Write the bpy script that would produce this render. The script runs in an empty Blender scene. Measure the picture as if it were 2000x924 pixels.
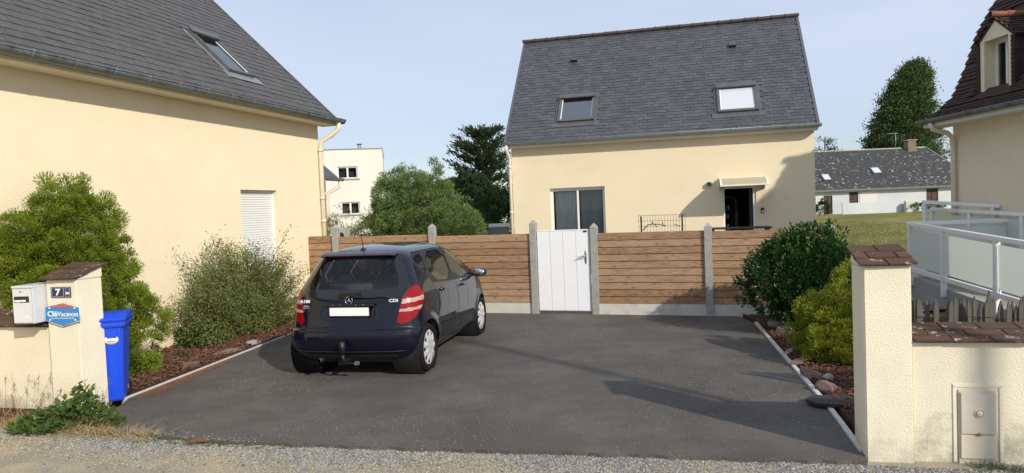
import bpy, bmesh, math, random
import numpy as np
from mathutils import Vector, Matrix
S = bpy.context.scene
rng = np.random.default_rng(7); random.seed(7)
R = math.radians
# ---------------- camera ----------------
cam = bpy.data.cameras.new('camera'); co = bpy.data.objects.new('camera', cam); S.collection.objects.link(co)
p, th = math.atan(54/1387), 0.04
Fv = Vector((0, math.cos(p), -math.sin(p))); R0 = Vector((1, 0, 0)); U0 = Vector((0, math.sin(p), math.cos(p)))
rv = R0*math.cos(th) - U0*math.sin(th); uv_ = R0*math.sin(th) + U0*math.cos(th)
co.matrix_world = Matrix(((rv.x, uv_.x, -Fv.x, 0), (rv.y, uv_.y, -Fv.y, 0), (rv.z, uv_.z, -Fv.z, 2.0), (0, 0, 0, 1)))
cam.sensor_width = 36; cam.lens = 1387/2000*36; cam.clip_end = 3000; cam.clip_start = .05
S.camera = co
# ---------------- sky, sun, exposure ----------------
SUN = Vector((.6, -.8, .554)).normalized()          # towards the sun
el = math.asin(SUN.z); az = math.atan2(SUN.x, SUN.y)
w = bpy.data.worlds.new('World'); S.world = w; w.use_nodes = True
nt = w.node_tree; nt.nodes.clear()
N = nt.nodes.new
out = N('ShaderNodeOutputWorld'); bg = N('ShaderNodeBackground'); sky = N('ShaderNodeTexSky')
sky.sky_type = 'NISHITA'; sky.sun_disc = False; sky.sun_elevation = el; sky.sun_rotation = az
sky.air_density = 1.0; sky.dust_density = .6; sky.ozone_density = 2.0
tc = N('ShaderNodeTexCoord'); mp = N('ShaderNodeMapping'); mp.inputs['Scale'].default_value = (1, 1, 5)
mp.inputs['Rotation'].default_value = (0.05, .06, 0)
nz = N('ShaderNodeTexNoise'); nz.inputs['Scale'].default_value = 1.6; nz.inputs['Detail'].default_value = 5; nz.inputs['Roughness'].default_value = .5
sep = N('ShaderNodeSeparateXYZ')
ramp = N('ShaderNodeMapRange'); ramp.inputs['From Min'].default_value = .03; ramp.inputs['From Max'].default_value = .17
ramp.inputs['To Min'].default_value = .0; ramp.inputs['To Max'].default_value = .42; ramp.interpolation_type = 'SMOOTHSTEP'
cl = N('ShaderNodeMapRange'); cl.inputs['From Min'].default_value = .3; cl.inputs['From Max'].default_value = .75; cl.inputs['To Min'].default_value = .25; cl.inputs['To Max'].default_value = .6
ad = N('ShaderNodeMath'); ad.operation = 'ADD'; ad.use_clamp = True
mx = N('ShaderNodeMixRGB'); mx.inputs[2].default_value = (5.2, 5.95, 7.3, 1)
L = nt.links.new
L(tc.outputs['Generated'], mp.inputs[0]); L(mp.outputs[0], nz.inputs[0]); L(tc.outputs['Generated'], sep.inputs[0])
L(sep.outputs[2], ramp.inputs[0]); L(nz.outputs[0], cl.inputs[0]); L(ramp.outputs[0], ad.inputs[0]); L(cl.outputs[0], ad.inputs[1])
L(ad.outputs[0], mx.inputs[0]); L(sky.outputs[0], mx.inputs[1]); L(mx.outputs[0], bg.inputs[0]); bg.inputs[1].default_value = .118
L(bg.outputs[0], out.inputs[0])
sl = bpy.data.lights.new('sun', 'SUN'); sl.energy = 4.0; sl.angle = R(.9); sl.color = (1, .915, .79)
so = bpy.data.objects.new('sun', sl); S.collection.objects.link(so); so.rotation_euler = SUN.to_track_quat('Z', 'Y').to_euler()
S.view_settings.view_transform = 'Standard'; S.view_settings.look = 'None'; S.view_settings.exposure = 0.1; S.view_settings.gamma = 1
S.cycles.max_bounces = 6; S.cycles.transparent_max_bounces = 12
# ---------------- materials ----------------
def material(name, c1, c2=None, rough=.8, scale=6, detail=4, bump=0, bscale=60, metal=0, island=0, spec=.5, c3=None, s3=1.5, t3=(.55, .7), coat=0, stretch=(1, 1, 1), objrand=False, transl=0, aniso=None, bdist=.01):
    m = bpy.data.materials.new(name); m.use_nodes = True; t = m.node_tree; n = t.nodes; k = t.links.new
    b = n['Principled BSDF']; b.inputs['Roughness'].default_value = rough; b.inputs['Metallic'].default_value = metal
    b.inputs['Specular IOR Level'].default_value = spec; b.inputs['Coat Weight'].default_value = coat; b.inputs['Coat Roughness'].default_value = .03
    c2 = c2 or c1; A = lambda c: (*c, 1)
    tc = n.new('ShaderNodeTexCoord'); mp = n.new('ShaderNodeMapping'); mp.inputs['Scale'].default_value = stretch; k(tc.outputs['Object'], mp.inputs[0])
    oi = n.new('ShaderNodeObjectInfo'); w4 = n.new('ShaderNodeMath'); w4.operation = 'MULTIPLY'; w4.inputs[1].default_value = 37 if objrand else 0; k(oi.outputs['Random'], w4.inputs[0])
    nz = n.new('ShaderNodeTexNoise'); nz.noise_dimensions = '4D'; nz.inputs['Scale'].default_value = scale; nz.inputs['Detail'].default_value = detail; nz.inputs['Roughness'].default_value = .6
    k(mp.outputs[0], nz.inputs['Vector']); k(w4.outputs[0], nz.inputs['W'])
    mr = n.new('ShaderNodeMapRange'); mr.inputs['From Min'].default_value = .3; mr.inputs['From Max'].default_value = .7; k(nz.outputs[0], mr.inputs[0])
    mx = n.new('ShaderNodeMixRGB'); mx.inputs[1].default_value = A(c1); mx.inputs[2].default_value = A(c2)
    fac = mr.outputs[0]
    if island:
        g = n.new('ShaderNodeNewGeometry'); a = n.new('ShaderNodeMath'); a.operation = 'ADD'; k(g.outputs['Random Per Island'], a.inputs[0]); k(oi.outputs['Random'], a.inputs[1])
        fr = n.new('ShaderNodeMath'); fr.operation = 'FRACT'; k(a.outputs[0], fr.inputs[0])
        mm = n.new('ShaderNodeMixRGB'); mm.inputs[0].default_value = island; k(fac, mm.inputs[1]); k(fr.outputs[0], mm.inputs[2]); fac = mm.outputs[0]
    k(fac, mx.inputs[0]); col = mx.outputs[0]
    if c3:
        n3 = n.new('ShaderNodeTexNoise'); n3.noise_dimensions = '4D'; w3 = n.new('ShaderNodeMath'); w3.operation = 'MULTIPLY'; w3.inputs[1].default_value = 53; k(oi.outputs['Random'], w3.inputs[0]); k(w3.outputs[0], n3.inputs['W']); n3.inputs['Scale'].default_value = s3; n3.inputs['Detail'].default_value = 6; n3.inputs['Roughness'].default_value = .65; k(tc.outputs['Object'], n3.inputs['Vector'])
        r3 = n.new('ShaderNodeMapRange'); r3.inputs['From Min'].default_value = t3[0]; r3.inputs['From Max'].default_value = t3[1]; k(n3.outputs[0], r3.inputs[0])
        m3 = n.new('ShaderNodeMixRGB'); m3.inputs[2].default_value = A(c3); k(r3.outputs[0], m3.inputs[0]); k(col, m3.inputs[1]); col = m3.outputs[0]
    k(col, b.inputs['Base Color'])
    if bump:
        nb = n.new('ShaderNodeTexNoise'); nb.inputs['Scale'].default_value = bscale; nb.inputs['Detail'].default_value = 3; k(mp.outputs[0], nb.inputs['Vector'])
        bu = n.new('ShaderNodeBump'); bu.inputs['Strength'].default_value = bump; bu.inputs['Distance'].default_value = bdist; k(nb.outputs[0], bu.inputs['Height']); k(bu.outputs[0], b.inputs['Normal'])
    if transl:
        tr = n.new('ShaderNodeBsdfTranslucent'); k(col, tr.inputs[0]); ms = n.new('ShaderNodeMixShader'); ms.inputs[0].default_value = transl
        k(b.outputs[0], ms.inputs[1]); k(tr.outputs[0], ms.inputs[2]); k(ms.outputs[0], n['Material Output'].inputs[0])
    return m
def glass(name, tint, trans=.6, rough=.02, ior=1.5):
    m = bpy.data.materials.new(name); m.use_nodes = True; t = m.node_tree; n = t.nodes; k = t.links.new
    b = n.new('ShaderNodeBsdfDiffuse'); b.inputs[0].default_value = (.012, .014, .015, 1)
    tr = n.new('ShaderNodeBsdfTransparent'); tr.inputs[0].default_value = (*tint, 1); gl = n.new('ShaderNodeBsdfGlossy'); gl.inputs['Roughness'].default_value = rough
    lw = n.new('ShaderNodeFresnel'); lw.inputs['IOR'].default_value = ior
    m0 = n.new('ShaderNodeMixShader'); m0.inputs[0].default_value = trans; k(b.outputs[0], m0.inputs[1]); k(tr.outputs[0], m0.inputs[2])
    ms = n.new('ShaderNodeMixShader'); k(lw.outputs[0], ms.inputs[0]); k(m0.outputs[0], ms.inputs[1]); k(gl.outputs[0], ms.inputs[2]); k(ms.outputs[0], n['Material Output'].inputs[0])
    return m
M = {}
M['render'] = material('cream_render', (.80, .70, .51), (.765, .665, .475), .95, 1.2, 5, .5, 55, spec=.15, c3=(.73, .63, .44), s3=.8, t3=(.5, .8), bdist=.012)
M['render2'] = material('pale_render', (.79, .71, .54), (.74, .66, .49), .95, 1.6, 5, .6, 55, spec=.15, bdist=.014)
M['white_wall'] = material('white_wall', (.72, .70, .64), (.66, .64, .58), .9, .4, 3, spec=.2)
M['far_wall'] = material('far_wall', (.62, .65, .66), (.5, .53, .54), .9, .5, 4, spec=.2)
def wall_mat(name, c1, c2, dirt, zt):
    # rough cast render with grime that grew up from the ground
    m = material(name, c1, c2, .95, 3, 5, .42, 66, spec=.15, bdist=.013); t = m.node_tree; n = t.nodes; k = t.links.new
    b = n['Principled BSDF']; src = b.inputs['Base Color'].links[0].from_socket
    tc = n.new('ShaderNodeTexCoord'); sp = n.new('ShaderNodeSeparateXYZ'); k(tc.outputs['Object'], sp.inputs[0])
    nz = n.new('ShaderNodeTexNoise'); nz.inputs['Scale'].default_value = 3.2; nz.inputs['Detail'].default_value = 9; nz.inputs['Roughness'].default_value = .72; k(tc.outputs['Object'], nz.inputs['Vector'])
    mr = n.new('ShaderNodeMapRange'); mr.inputs['From Min'].default_value = 0; mr.inputs['From Max'].default_value = zt; mr.inputs['To Min'].default_value = .2; mr.inputs['To Max'].default_value = -.25; k(sp.outputs[2], mr.inputs[0])
    a = n.new('ShaderNodeMath'); a.operation = 'ADD'; k(nz.outputs[0], a.inputs[0]); k(mr.outputs[0], a.inputs[1])
    r = n.new('ShaderNodeMapRange'); r.inputs['From Min'].default_value = .5; r.inputs['From Max'].default_value = .85; r.inputs['To Max'].default_value = .85; k(a.outputs[0], r.inputs[0])
    x = n.new('ShaderNodeMixRGB'); x.inputs[2].default_value = (*dirt, 1); k(r.outputs[0], x.inputs[0]); k(src, x.inputs[1]); k(x.outputs[0], b.inputs['Base Color'])
    return m
M['garden_wall'] = wall_mat('garden_wall_render', (.74, .69, .54), (.67, .62, .48), (.13, .125, .10), .9)
M['pillar'] = wall_mat('pillar_render', (.77, .72, .57), (.70, .65, .51), (.36, .33, .25), .6)
M['slate'] = material('slate', (.050, .054, .062), (.090, .094, .102), .42, 8, 3, .15, 30, island=.75, spec=.5)
M['slate_b'] = material('slate_weathered', (.060, .058, .056), (.088, .084, .080), .55, 5, 4, .2, 30, island=.6, spec=.4, c3=(.34, .22, .09), s3=9, t3=(.735, .76))
M['brown_tile'] = material('brown_tile', (.062, .036, .028), (.042, .027, .022), .85, 9, 4, .4, 40, island=.7, spec=.25)
M['coping'] = material('coping_tile', (.125, .068, .047), (.07, .046, .036), .9, 14, 6, .6, 60, island=.6, spec=.2, c3=(.42, .40, .35), s3=15, t3=(.6, .66))
M['ridge'] = material('ridge_tile', (.085, .055, .048), (.065, .043, .038), .7, 4, 3, spec=.3)
M['hook'] = material('steel_hook', (.55, .55, .52), None, .35, metal=.8)
M['zinc'] = material('zinc', (.13, .15, .15), (.20, .22, .22), .5, 9, 5, .1, 40, metal=.4, c3=(.06, .07, .065), s3=7, t3=(.5, .7))
M['zinc_b'] = material('zinc_pale', (.22, .25, .25), (.29, .32, .32), .45, 6, 4, metal=.4)
M['cream_pvc'] = material('cream_pvc', (.72, .64, .50), (.68, .60, .46), .5, 3, 3)
M['white_pvc'] = material('white_pvc', (.78, .78, .77), None, .4)
M['white_paint'] = material('white_paint', (.80, .80, .80), (.76, .76, .76), .35, 5, 3)
M['gate_white'] = material('gate_white', (.87, .88, .90), (.84, .85, .87), .4, 5, 3)
M['frame_dark'] = material('roof_window_frame', (.10, .105, .108), (.13, .135, .14), .45, 6, 3, metal=.3)
M['glass_sky2'] = glass('coated_roof_glass', (.5, .55, .6), .2, .02, 5.0)
M['glass_sky'] = glass('roof_glass', (.5, .55, .6), .25, .02, 3.8)
M['glass_blind'] = material('blind_glass', (.56, .59, .64), None, .08, spec=.8)
M['blind'] = material('blind', (.60, .63, .67), None, .8)
M['glass'] = glass('window_glass', (.93, .95, .95), .95, .01, 1.4)
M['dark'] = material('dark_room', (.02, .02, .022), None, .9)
M['curtain'] = material('curtain', (.85, .88, .86), (.6, .64, .64), .9, 30, 2, stretch=(1, 1, .05))
M['concrete'] = material('concrete', (.40, .39, .36), (.30, .30, .28), .95, 25, 8, .5, 90, spec=.2, c3=(.22, .23, .22), s3=9, t3=(.5, .75))
M['base_wall'] = material('pale_base_wall', (.60, .58, .52), (.52, .51, .46), .95, 5, 6, .3, 60, spec=.2, c3=(.40, .40, .37), s3=4, t3=(.5, .75))
M['kerb'] = material('kerb_concrete', (.58, .57, .54), (.46, .45, .43), .9, 12, 6, .3, 70, spec=.2)
M['black'] = material('black_plastic', (.015, .015, .016), None, .45)
M['black_metal'] = material('black_metal', (.02, .02, .022), None, .4, metal=.4)
M['chrome'] = material('chrome', (.7, .7, .72), None, .12, metal=1)
M['steel'] = material('brushed_steel', (.5, .5, .5), None, .3, metal=1)
def wood_mat():
    m = bpy.data.materials.new('pine_plank'); m.use_nodes = True; t = m.node_tree; n = t.nodes; k = t.links.new
    b = n['Principled BSDF']; b.inputs['Roughness'].default_value = .75; b.inputs['Specular IOR Level'].default_value = .2
    tc = n.new('ShaderNodeTexCoord'); oi = n.new('ShaderNodeObjectInfo')
    ml = n.new('ShaderNodeMath'); ml.operation = 'MULTIPLY'; ml.inputs[1].default_value = 91.; k(oi.outputs['Random'], ml.inputs[0])
    cb = n.new('ShaderNodeCombineXYZ'); k(ml.outputs[0], cb.inputs[0]); k(ml.outputs[0], cb.inputs[2])
    va = n.new('ShaderNodeVectorMath'); va.operation = 'ADD'; k(tc.outputs['Object'], va.inputs[0]); k(cb.outputs[0], va.inputs[1])
    # knots: sparse voronoi cells, stretched along the plank
    sx_ = n.new('ShaderNodeSeparateXYZ'); k(va.outputs[0], sx_.inputs[0]); cx_ = n.new('ShaderNodeCombineXYZ'); k(sx_.outputs[0], cx_.inputs[0]); k(sx_.outputs[2], cx_.inputs[1])
    mk_ = n.new('ShaderNodeMapping'); mk_.inputs['Scale'].default_value = (2.6, 6.5, 1); k(cx_.outputs[0], mk_.inputs[0])
    vo = n.new('ShaderNodeTexVoronoi'); vo.voronoi_dimensions = '2D'; vo.inputs['Scale'].default_value = 1.0; k(mk_.outputs[0], vo.inputs['Vector'])
    kn = n.new('ShaderNodeMapRange'); kn.inputs['From Min'].default_value = .05; kn.inputs['From Max'].default_value = .22; kn.inputs['To Min'].default_value = 1; kn.inputs['To Max'].default_value = 0; k(vo.outputs['Distance'], kn.inputs[0])
    mp = n.new('ShaderNodeMapping'); mp.inputs['Scale'].default_value = (1.1, 1, 26); k(va.outputs[0], mp.inputs[0])
    nz = n.new('ShaderNodeTexNoise'); nz.inputs['Scale'].default_value = 1.3; nz.inputs['Detail'].default_value = 3; nz.inputs['Distortion'].default_value = .6; k(mp.outputs[0], nz.inputs['Vector'])
    # rings bend round the knots
    ad = n.new('ShaderNodeMath'); ad.operation = 'MULTIPLY_ADD'; ad.inputs[1].default_value = .35; k(kn.outputs[0], ad.inputs[0]); k(nz.outputs[0], ad.inputs[2])
    sn = n.new('ShaderNodeMath'); sn.operation = 'MULTIPLY'; sn.inputs[1].default_value = 42; k(ad.outputs[0], sn.inputs[0])
    si = n.new('ShaderNodeMath'); si.operation = 'SINE'; k(sn.outputs[0], si.inputs[0])
    rr = n.new('ShaderNodeMapRange'); rr.inputs['From Min'].default_value = -1; rr.inputs['From Max'].default_value = 1; k(si.outputs[0], rr.inputs[0])
    r1 = n.new('ShaderNodeValToRGB'); r1.color_ramp.elements[0].color = (.13, .065, .034, 1); r1.color_ramp.elements[1].color = (.42, .265, .155, 1); r1.color_ramp.elements[1].position = .55; k(rr.outputs[0], r1.inputs[0])
    r2 = n.new('ShaderNodeValToRGB'); r2.color_ramp.elements[0].color = (.25, .135, .075, 1); r2.color_ramp.elements[1].color = (.50, .36, .235, 1); k(oi.outputs['Random'], r2.inputs[0])
    m1 = n.new('ShaderNodeMixRGB'); m1.inputs[0].default_value = .42; k(r1.outputs[0], m1.inputs[1]); k(r2.outputs[0], m1.inputs[2])
    kc = n.new('ShaderNodeMath'); kc.operation = 'POWER'; kc.inputs[1].default_value = 3; k(kn.outputs[0], kc.inputs[0])
    kc2 = n.new('ShaderNodeMath'); kc2.operation = 'MULTIPLY'; kc2.inputs[1].default_value = .8; k(kc.outputs[0], kc2.inputs[0])
    m2 = n.new('ShaderNodeMixRGB'); m2.inputs[2].default_value = (.20, .10, .05, 1); k(kc2.outputs[0], m2.inputs[0]); k(m1.outputs[0], m2.inputs[1])
    # weathering: greyer and darker patches
    ng = n.new('ShaderNodeTexNoise'); ng.inputs['Scale'].default_value = 1.7; ng.inputs['Detail'].default_value = 4; k(va.outputs[0], ng.inputs['Vector'])
    rg = n.new('ShaderNodeMapRange'); rg.inputs['From Min'].default_value = .5; rg.inputs['From Max'].default_value = .75; rg.inputs['To Max'].default_value = .4; k(ng.outputs[0], rg.inputs[0])
    m3 = n.new('ShaderNodeMixRGB'); m3.inputs[2].default_value = (.24, .17, .12, 1); k(rg.outputs[0], m3.inputs[0]); k(m2.outputs[0], m3.inputs[1])
    k(m3.outputs[0], b.inputs['Base Color'])
    bu = n.new('ShaderNodeBump'); bu.inputs['Strength'].default_value = .25; bu.inputs['Distance'].default_value = .003; k(rr.outputs[0], bu.inputs['Height']); k(bu.outputs[0], b.inputs['Normal'])
    return m
M['wood'] = wood_mat()
# ---------------- mesh helpers ----------------
COL = S.collection
def tag(o, label=None, cat=None, group=None, kind=None):
    if label: o['label'] = label
    if cat: o['category'] = cat
    if group: o['group'] = group
    if kind: o['kind'] = kind
    return o
def thing(name, label, cat, loc=(0, 0, 0), rotz=0, group=None):
    o = bpy.data.objects.new(name, None); COL.objects.link(o); o.location = loc; o.rotation_euler = (0, 0, rotz); o.empty_display_size = .1
    return tag(o, label, cat, group)
def link(name, me, parent=None, loc=None):
    o = bpy.data.objects.new(name, me); COL.objects.link(o)
    if parent: o.parent = parent
    if loc is not None: o.location = loc
    return o
def np_mesh(name, V, F, mat, smooth=False):
    """F: (n,k) int array of equal sided faces"""
    V = np.ascontiguousarray(V, dtype=np.float32); F = np.ascontiguousarray(F, dtype=np.int32); n, k = F.shape
    me = bpy.data.meshes.new(name); me.vertices.add(len(V)); me.vertices.foreach_set('co', V.ravel())
    me.loops.add(n*k); me.loops.foreach_set('vertex_index', F.ravel()); me.polygons.add(n)
    me.polygons.foreach_set('loop_start', np.arange(0, n*k, k, dtype=np.int32)); me.polygons.foreach_set('loop_total', np.full(n, k, np.int32))
    me.polygons.foreach_set('use_smooth', np.full(n, smooth)); me.update(calc_edges=True)
    if mat: me.materials.append(mat)
    return me
class MB:
    def __init__(s): s.v = []; s.f = []; s.sm = []
    def add(s, vs, fs, sm=False):
        o = len(s.v); s.v += [tuple(map(float, q)) for q in vs]; s.f += [tuple(i+o for i in f) for f in fs]; s.sm += [sm]*len(fs); return s
    def box(s, lo, hi, fr=None, bev=0):
        x0, y0, z0 = lo; x1, y1, z1 = hi
        vs = [(x0, y0, z0), (x1, y0, z0), (x1, y1, z0), (x0, y1, z0), (x0, y0, z1), (x1, y0, z1), (x1, y1, z1), (x0, y1, z1)]
        if fr: vs = [fr(q) for q in vs]
        return s.add(vs, [(3, 2, 1, 0), (4, 5, 6, 7), (0, 1, 5, 4), (1, 2, 6, 5), (2, 3, 7, 6), (3, 0, 4, 7)])
    def prism(s, poly, a0, a1, axis='y'):
        # poly in the plane perpendicular to axis; extruded from a0 to a1
        n = len(poly)
        def P(q, a): return {'y': (q[0], a, q[1]), 'x': (a, q[0], q[1]), 'z': (q[0], q[1], a)}[axis]
        vs = [P(q, a0) for q in poly]+[P(q, a1) for q in poly]
        return s.add(vs, [tuple(range(n)), tuple(range(2*n-1, n-1, -1))]+[(i, i+n, (i+1) % n+n, (i+1) % n) for i in range(n)])
    def tube(s, pts, rad, n=8, cap=True, sm=True):
        pts = [Vector(q) for q in pts]; rad = rad if hasattr(rad, '__len__') else [rad]*len(pts)
        vs = []; prev = None
        for i, q in enumerate(pts):
            d = (pts[min(i+1, len(pts)-1)]-pts[max(i-1, 0)]).normalized()
            if prev is None: a = d.orthogonal().normalized()
            else: a = (prev-d*prev.dot(d)); a = a.normalized() if a.length > 1e-6 else d.orthogonal().normalized()
            prev = a; b = d.cross(a)
            for j in range(n): t = 2*math.pi*j/n; vs.append(q+(a*math.cos(t)+b*math.sin(t))*rad[i])
        fs = [(i*n+j, i*n+(j+1) % n, (i+1)*n+(j+1) % n, (i+1)*n+j) for i in range(len(pts)-1) for j in range(n)]
        s.add(vs, fs, sm)
        if cap:
            o = len(s.v)-len(vs); s.f += [tuple(o+j for j in range(n-1, -1, -1)), tuple(o+(len(pts)-1)*n+j for j in range(n))]; s.sm += [False, False]
        return s
    def lathe(s, prof, c=(0, 0, 0), axis='z', n=32, sm=True, close=False):
        # prof: list of (r, a)
        vs = []
        for r, a in prof:
            for j in range(n):
                t = 2*math.pi*j/n; x, y = r*math.cos(t), r*math.sin(t)
                q = {'z': (x, y, a), 'y': (x, a, y), 'x': (a, x, y)}[axis]; vs.append((q[0]+c[0], q[1]+c[1], q[2]+c[2]))
        m = len(prof); rr = range(m if close else m-1)
        return s.add(vs, [(i*n+j, i*n+(j+1) % n, ((i+1) % m)*n+(j+1) % n, ((i+1) % m)*n+j) for i in rr for j in range(n)], sm)
    def ellipsoid(s, c, r, n=12, m=8, fr=None):
        vs = [];
        for i in range(m+1):
            a = math.pi*i/m
            for j in range(n):
                t = 2*math.pi*j/n; q = (c[0]+r[0]*math.sin(a)*math.cos(t), c[1]+r[1]*math.sin(a)*math.sin(t), c[2]+r[2]*math.cos(a)); vs.append(fr(q) if fr else q)
        return s.add(vs, [(i*n+j, (i+1)*n+j, (i+1)*n+(j+1) % n, i*n+(j+1) % n) for i in range(m) for j in range(n)], True)
    def mesh(s, name, mat, bevel=0):
        me = bpy.data.meshes.new(name); me.from_pydata(s.v, [], s.f)
        if bevel:
            bm = bmesh.new(); bm.from_mesh(me); bmesh.ops.recalc_face_normals(bm, faces=bm.faces)
            bmesh.ops.bevel(bm, geom=[e for e in bm.edges], offset=bevel, segments=2, affect='EDGES', clamp_overlap=True); bm.to_mesh(me); bm.free()
            for pl in me.polygons: pl.use_smooth = False
        else:
            bm = bmesh.new(); bm.from_mesh(me); bmesh.ops.recalc_face_normals(bm, faces=bm.faces); bm.to_mesh(me); bm.free()
            if any(s.sm): me.polygons.foreach_set('use_smooth', s.sm)
        me.materials.append(mat); me.update(); return me
    def build(s, name, mat, parent=None, bevel=0, loc=None):
        return link(name, s.mesh(name, mat, bevel), parent, loc)
def rotbox(cx, cy, cz, sx, sy, sz, ax, ay, az_):
    """frame maker: returns fn mapping local box coords to world with euler rotation about the centre"""
    from mathutils import Euler
    e = Euler((ax, ay, az_)).to_matrix()
    return lambda q: tuple(e @ Vector(q)+Vector((cx, cy, cz)))
def boxes_joined(name, C, A, B, Cn, H, mat, parent=None):
    """many boxes at once: centres C (n,3); half axes A, B, Cn (n,3)"""
    sg = np.array([[-1, -1, -1], [1, -1, -1], [1, 1, -1], [-1, 1, -1], [-1, -1, 1], [1, -1, 1], [1, 1, 1], [-1, 1, 1]], float)
    V = C[:, None, :]+sg[None, :, 0:1]*A[:, None, :]+sg[None, :, 1:2]*B[:, None, :]+sg[None, :, 2:3]*Cn[:, None, :]
    F = np.array([(3, 2, 1, 0), (4, 5, 6, 7), (0, 1, 5, 4), (1, 2, 6, 5), (2, 3, 7, 6), (3, 0, 4, 7)])
    n = len(C); FF = (F[None]+8*np.arange(n)[:, None, None]).reshape(-1, 4)
    return link(name, np_mesh(name, V.reshape(-1, 3), FF, mat), parent)
def unit(v): return v/np.maximum(np.linalg.norm(v, axis=-1, keepdims=True), 1e-9)
def leaves(name, P, D, ln, wd, mat, parent=None, fold=.25, nrm=None, smooth=False):
    """P base points (n,3), D directions (n,3); a leaf is a folded rhombus of two triangles either side of its rib"""
    n = len(P); D = unit(D); ln = np.broadcast_to(ln, (n,))[:, None]; wd = np.broadcast_to(wd, (n,))[:, None]
    r_ = rng.normal(size=(n, 3)) if nrm is None else nrm+rng.normal(size=(n, 3))*.5
    A = unit(np.cross(D, r_)); Bn = np.cross(D, A)
    V = np.stack([P, P+D*ln*.45+A*wd*.5+Bn*wd*fold, P+D*ln, P+D*ln*.45-A*wd*.5+Bn*wd*fold], 1).reshape(-1, 3)
    k = np.arange(n)[:, None]*4
    F = np.concatenate([k+[0, 1, 2], k+[0, 2, 3]], 0)
    return link(name, np_mesh(name, V, F, mat, smooth), parent)
def dirs(n): return unit(rng.normal(size=(n, 3)))
# ---------------- roof covering ----------------
def cover(roof, shape, U, Vv, ww, ex, mat, name='slate', big=lambda u, v: 0, holes=(), thick=.007, hooks=False, jitter=.002, limit=300, tilt=.012, ragged=0):
    """rows of slates on a roof object whose local x runs along the eave, y up the slope. shape(u,v)->bool"""
    me = MB().box((-ww/2+.002, 0, 0), (ww/2-.002, ex*1.35, thick), None).mesh(name, mat)
    items = []; nv = int(Vv/ex); nu = int(U/ww)+2
    for j in range(nv):
        v = j*ex
        for i in range(-1, nu):
            u = (i+.5+(.5 if j % 2 else 0))*ww
            if not shape(u, v+ex/2): continue
            if any(a-ww*.45 < u < b+ww*.45 and c-ex*.9 < v < d_-ex*.1 for a, b, c, d_ in holes): continue
            items.append((u+random.gauss(0, jitter), v+random.gauss(0, jitter*1.5), random.gauss(0, .006), tilt+random.random()*.006*(1+ragged)))
    items.sort(key=lambda q: -big(q[0], q[1]))
    for u, v, rz, tl in items[:limit]:
        o = link(name, me, roof); o.location = (u, v, tl); o.rotation_euler = (-math.atan((tl)/(ex*1.35)), 0, rz)
    rest = np.array(items[limit:])
    if len(rest):
        n = len(rest); h = ex*1.35/2
        C = np.stack([rest[:, 0], rest[:, 1]+h, rest[:, 3]*.5+thick/2], 1)
        A = np.stack([np.full(n, ww/2-.002), rest[:, 2]*ww/2, np.zeros(n)], 1)
        B = np.stack([-rest[:, 2]*h, np.full(n, h), -rest[:, 3]*.5], 1); Cn = np.tile([0, 0, thick/2], (n, 1))
        tag(boxes_joined(name+'s', C, A, B, Cn, None, mat, roof), kind='stuff')
    if hooks:
        it = np.array([q for q in items]); n = len(it)
        C = np.stack([it[:, 0], it[:, 1]-.002, it[:, 3]+thick+.001], 1)
        o = boxes_joined('slate_hooks', C, np.tile([.0022, 0, 0], (n, 1)), np.tile([0, .009, 0], (n, 1)), np.tile([0, 0, .003], (n, 1)), None, M['hook'], roof); tag(o, kind='stuff')
    return len(items)
def wall_grid(x0, x1, z0, z1, holes, reveal=.2, top=None):
    """front face at y=0 with rectangular holes and their reveals"""
    mb = MB(); xs = sorted({x0, x1, *[h[0] for h in holes], *[h[1] for h in holes]}); zs = sorted({z0, z1, *[h[2] for h in holes], *[h[3] for h in holes]})
    for a, b in zip(xs, xs[1:]):
        for c, d in zip(zs, zs[1:]):
            if any(h[0]-1e-6 <= a and b <= h[1]+1e-6 and h[2]-1e-6 <= c and d <= h[3]+1e-6 for h in holes): continue
            mb.add([(a, 0, c), (b, 0, c), (b, 0, d), (a, 0, d)], [(0, 1, 2, 3)])
    for a, b, c, d in holes:
        mb.add([(a, 0, c), (a, 0, d), (a, reveal, d), (a, reveal, c)], [(0, 1, 2, 3)]); mb.add([(b, 0, c), (b, 0, d), (b, reveal, d), (b, reveal, c)], [(3, 2, 1, 0)])
        mb.add([(a, 0, d), (b, 0, d), (b, reveal, d), (a, reveal, d)], [(0, 1, 2, 3)]); mb.add([(a, 0, c), (b, 0, c), (b, reveal, c), (a, reveal, c)], [(3, 2, 1, 0)])
    return mb
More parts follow.
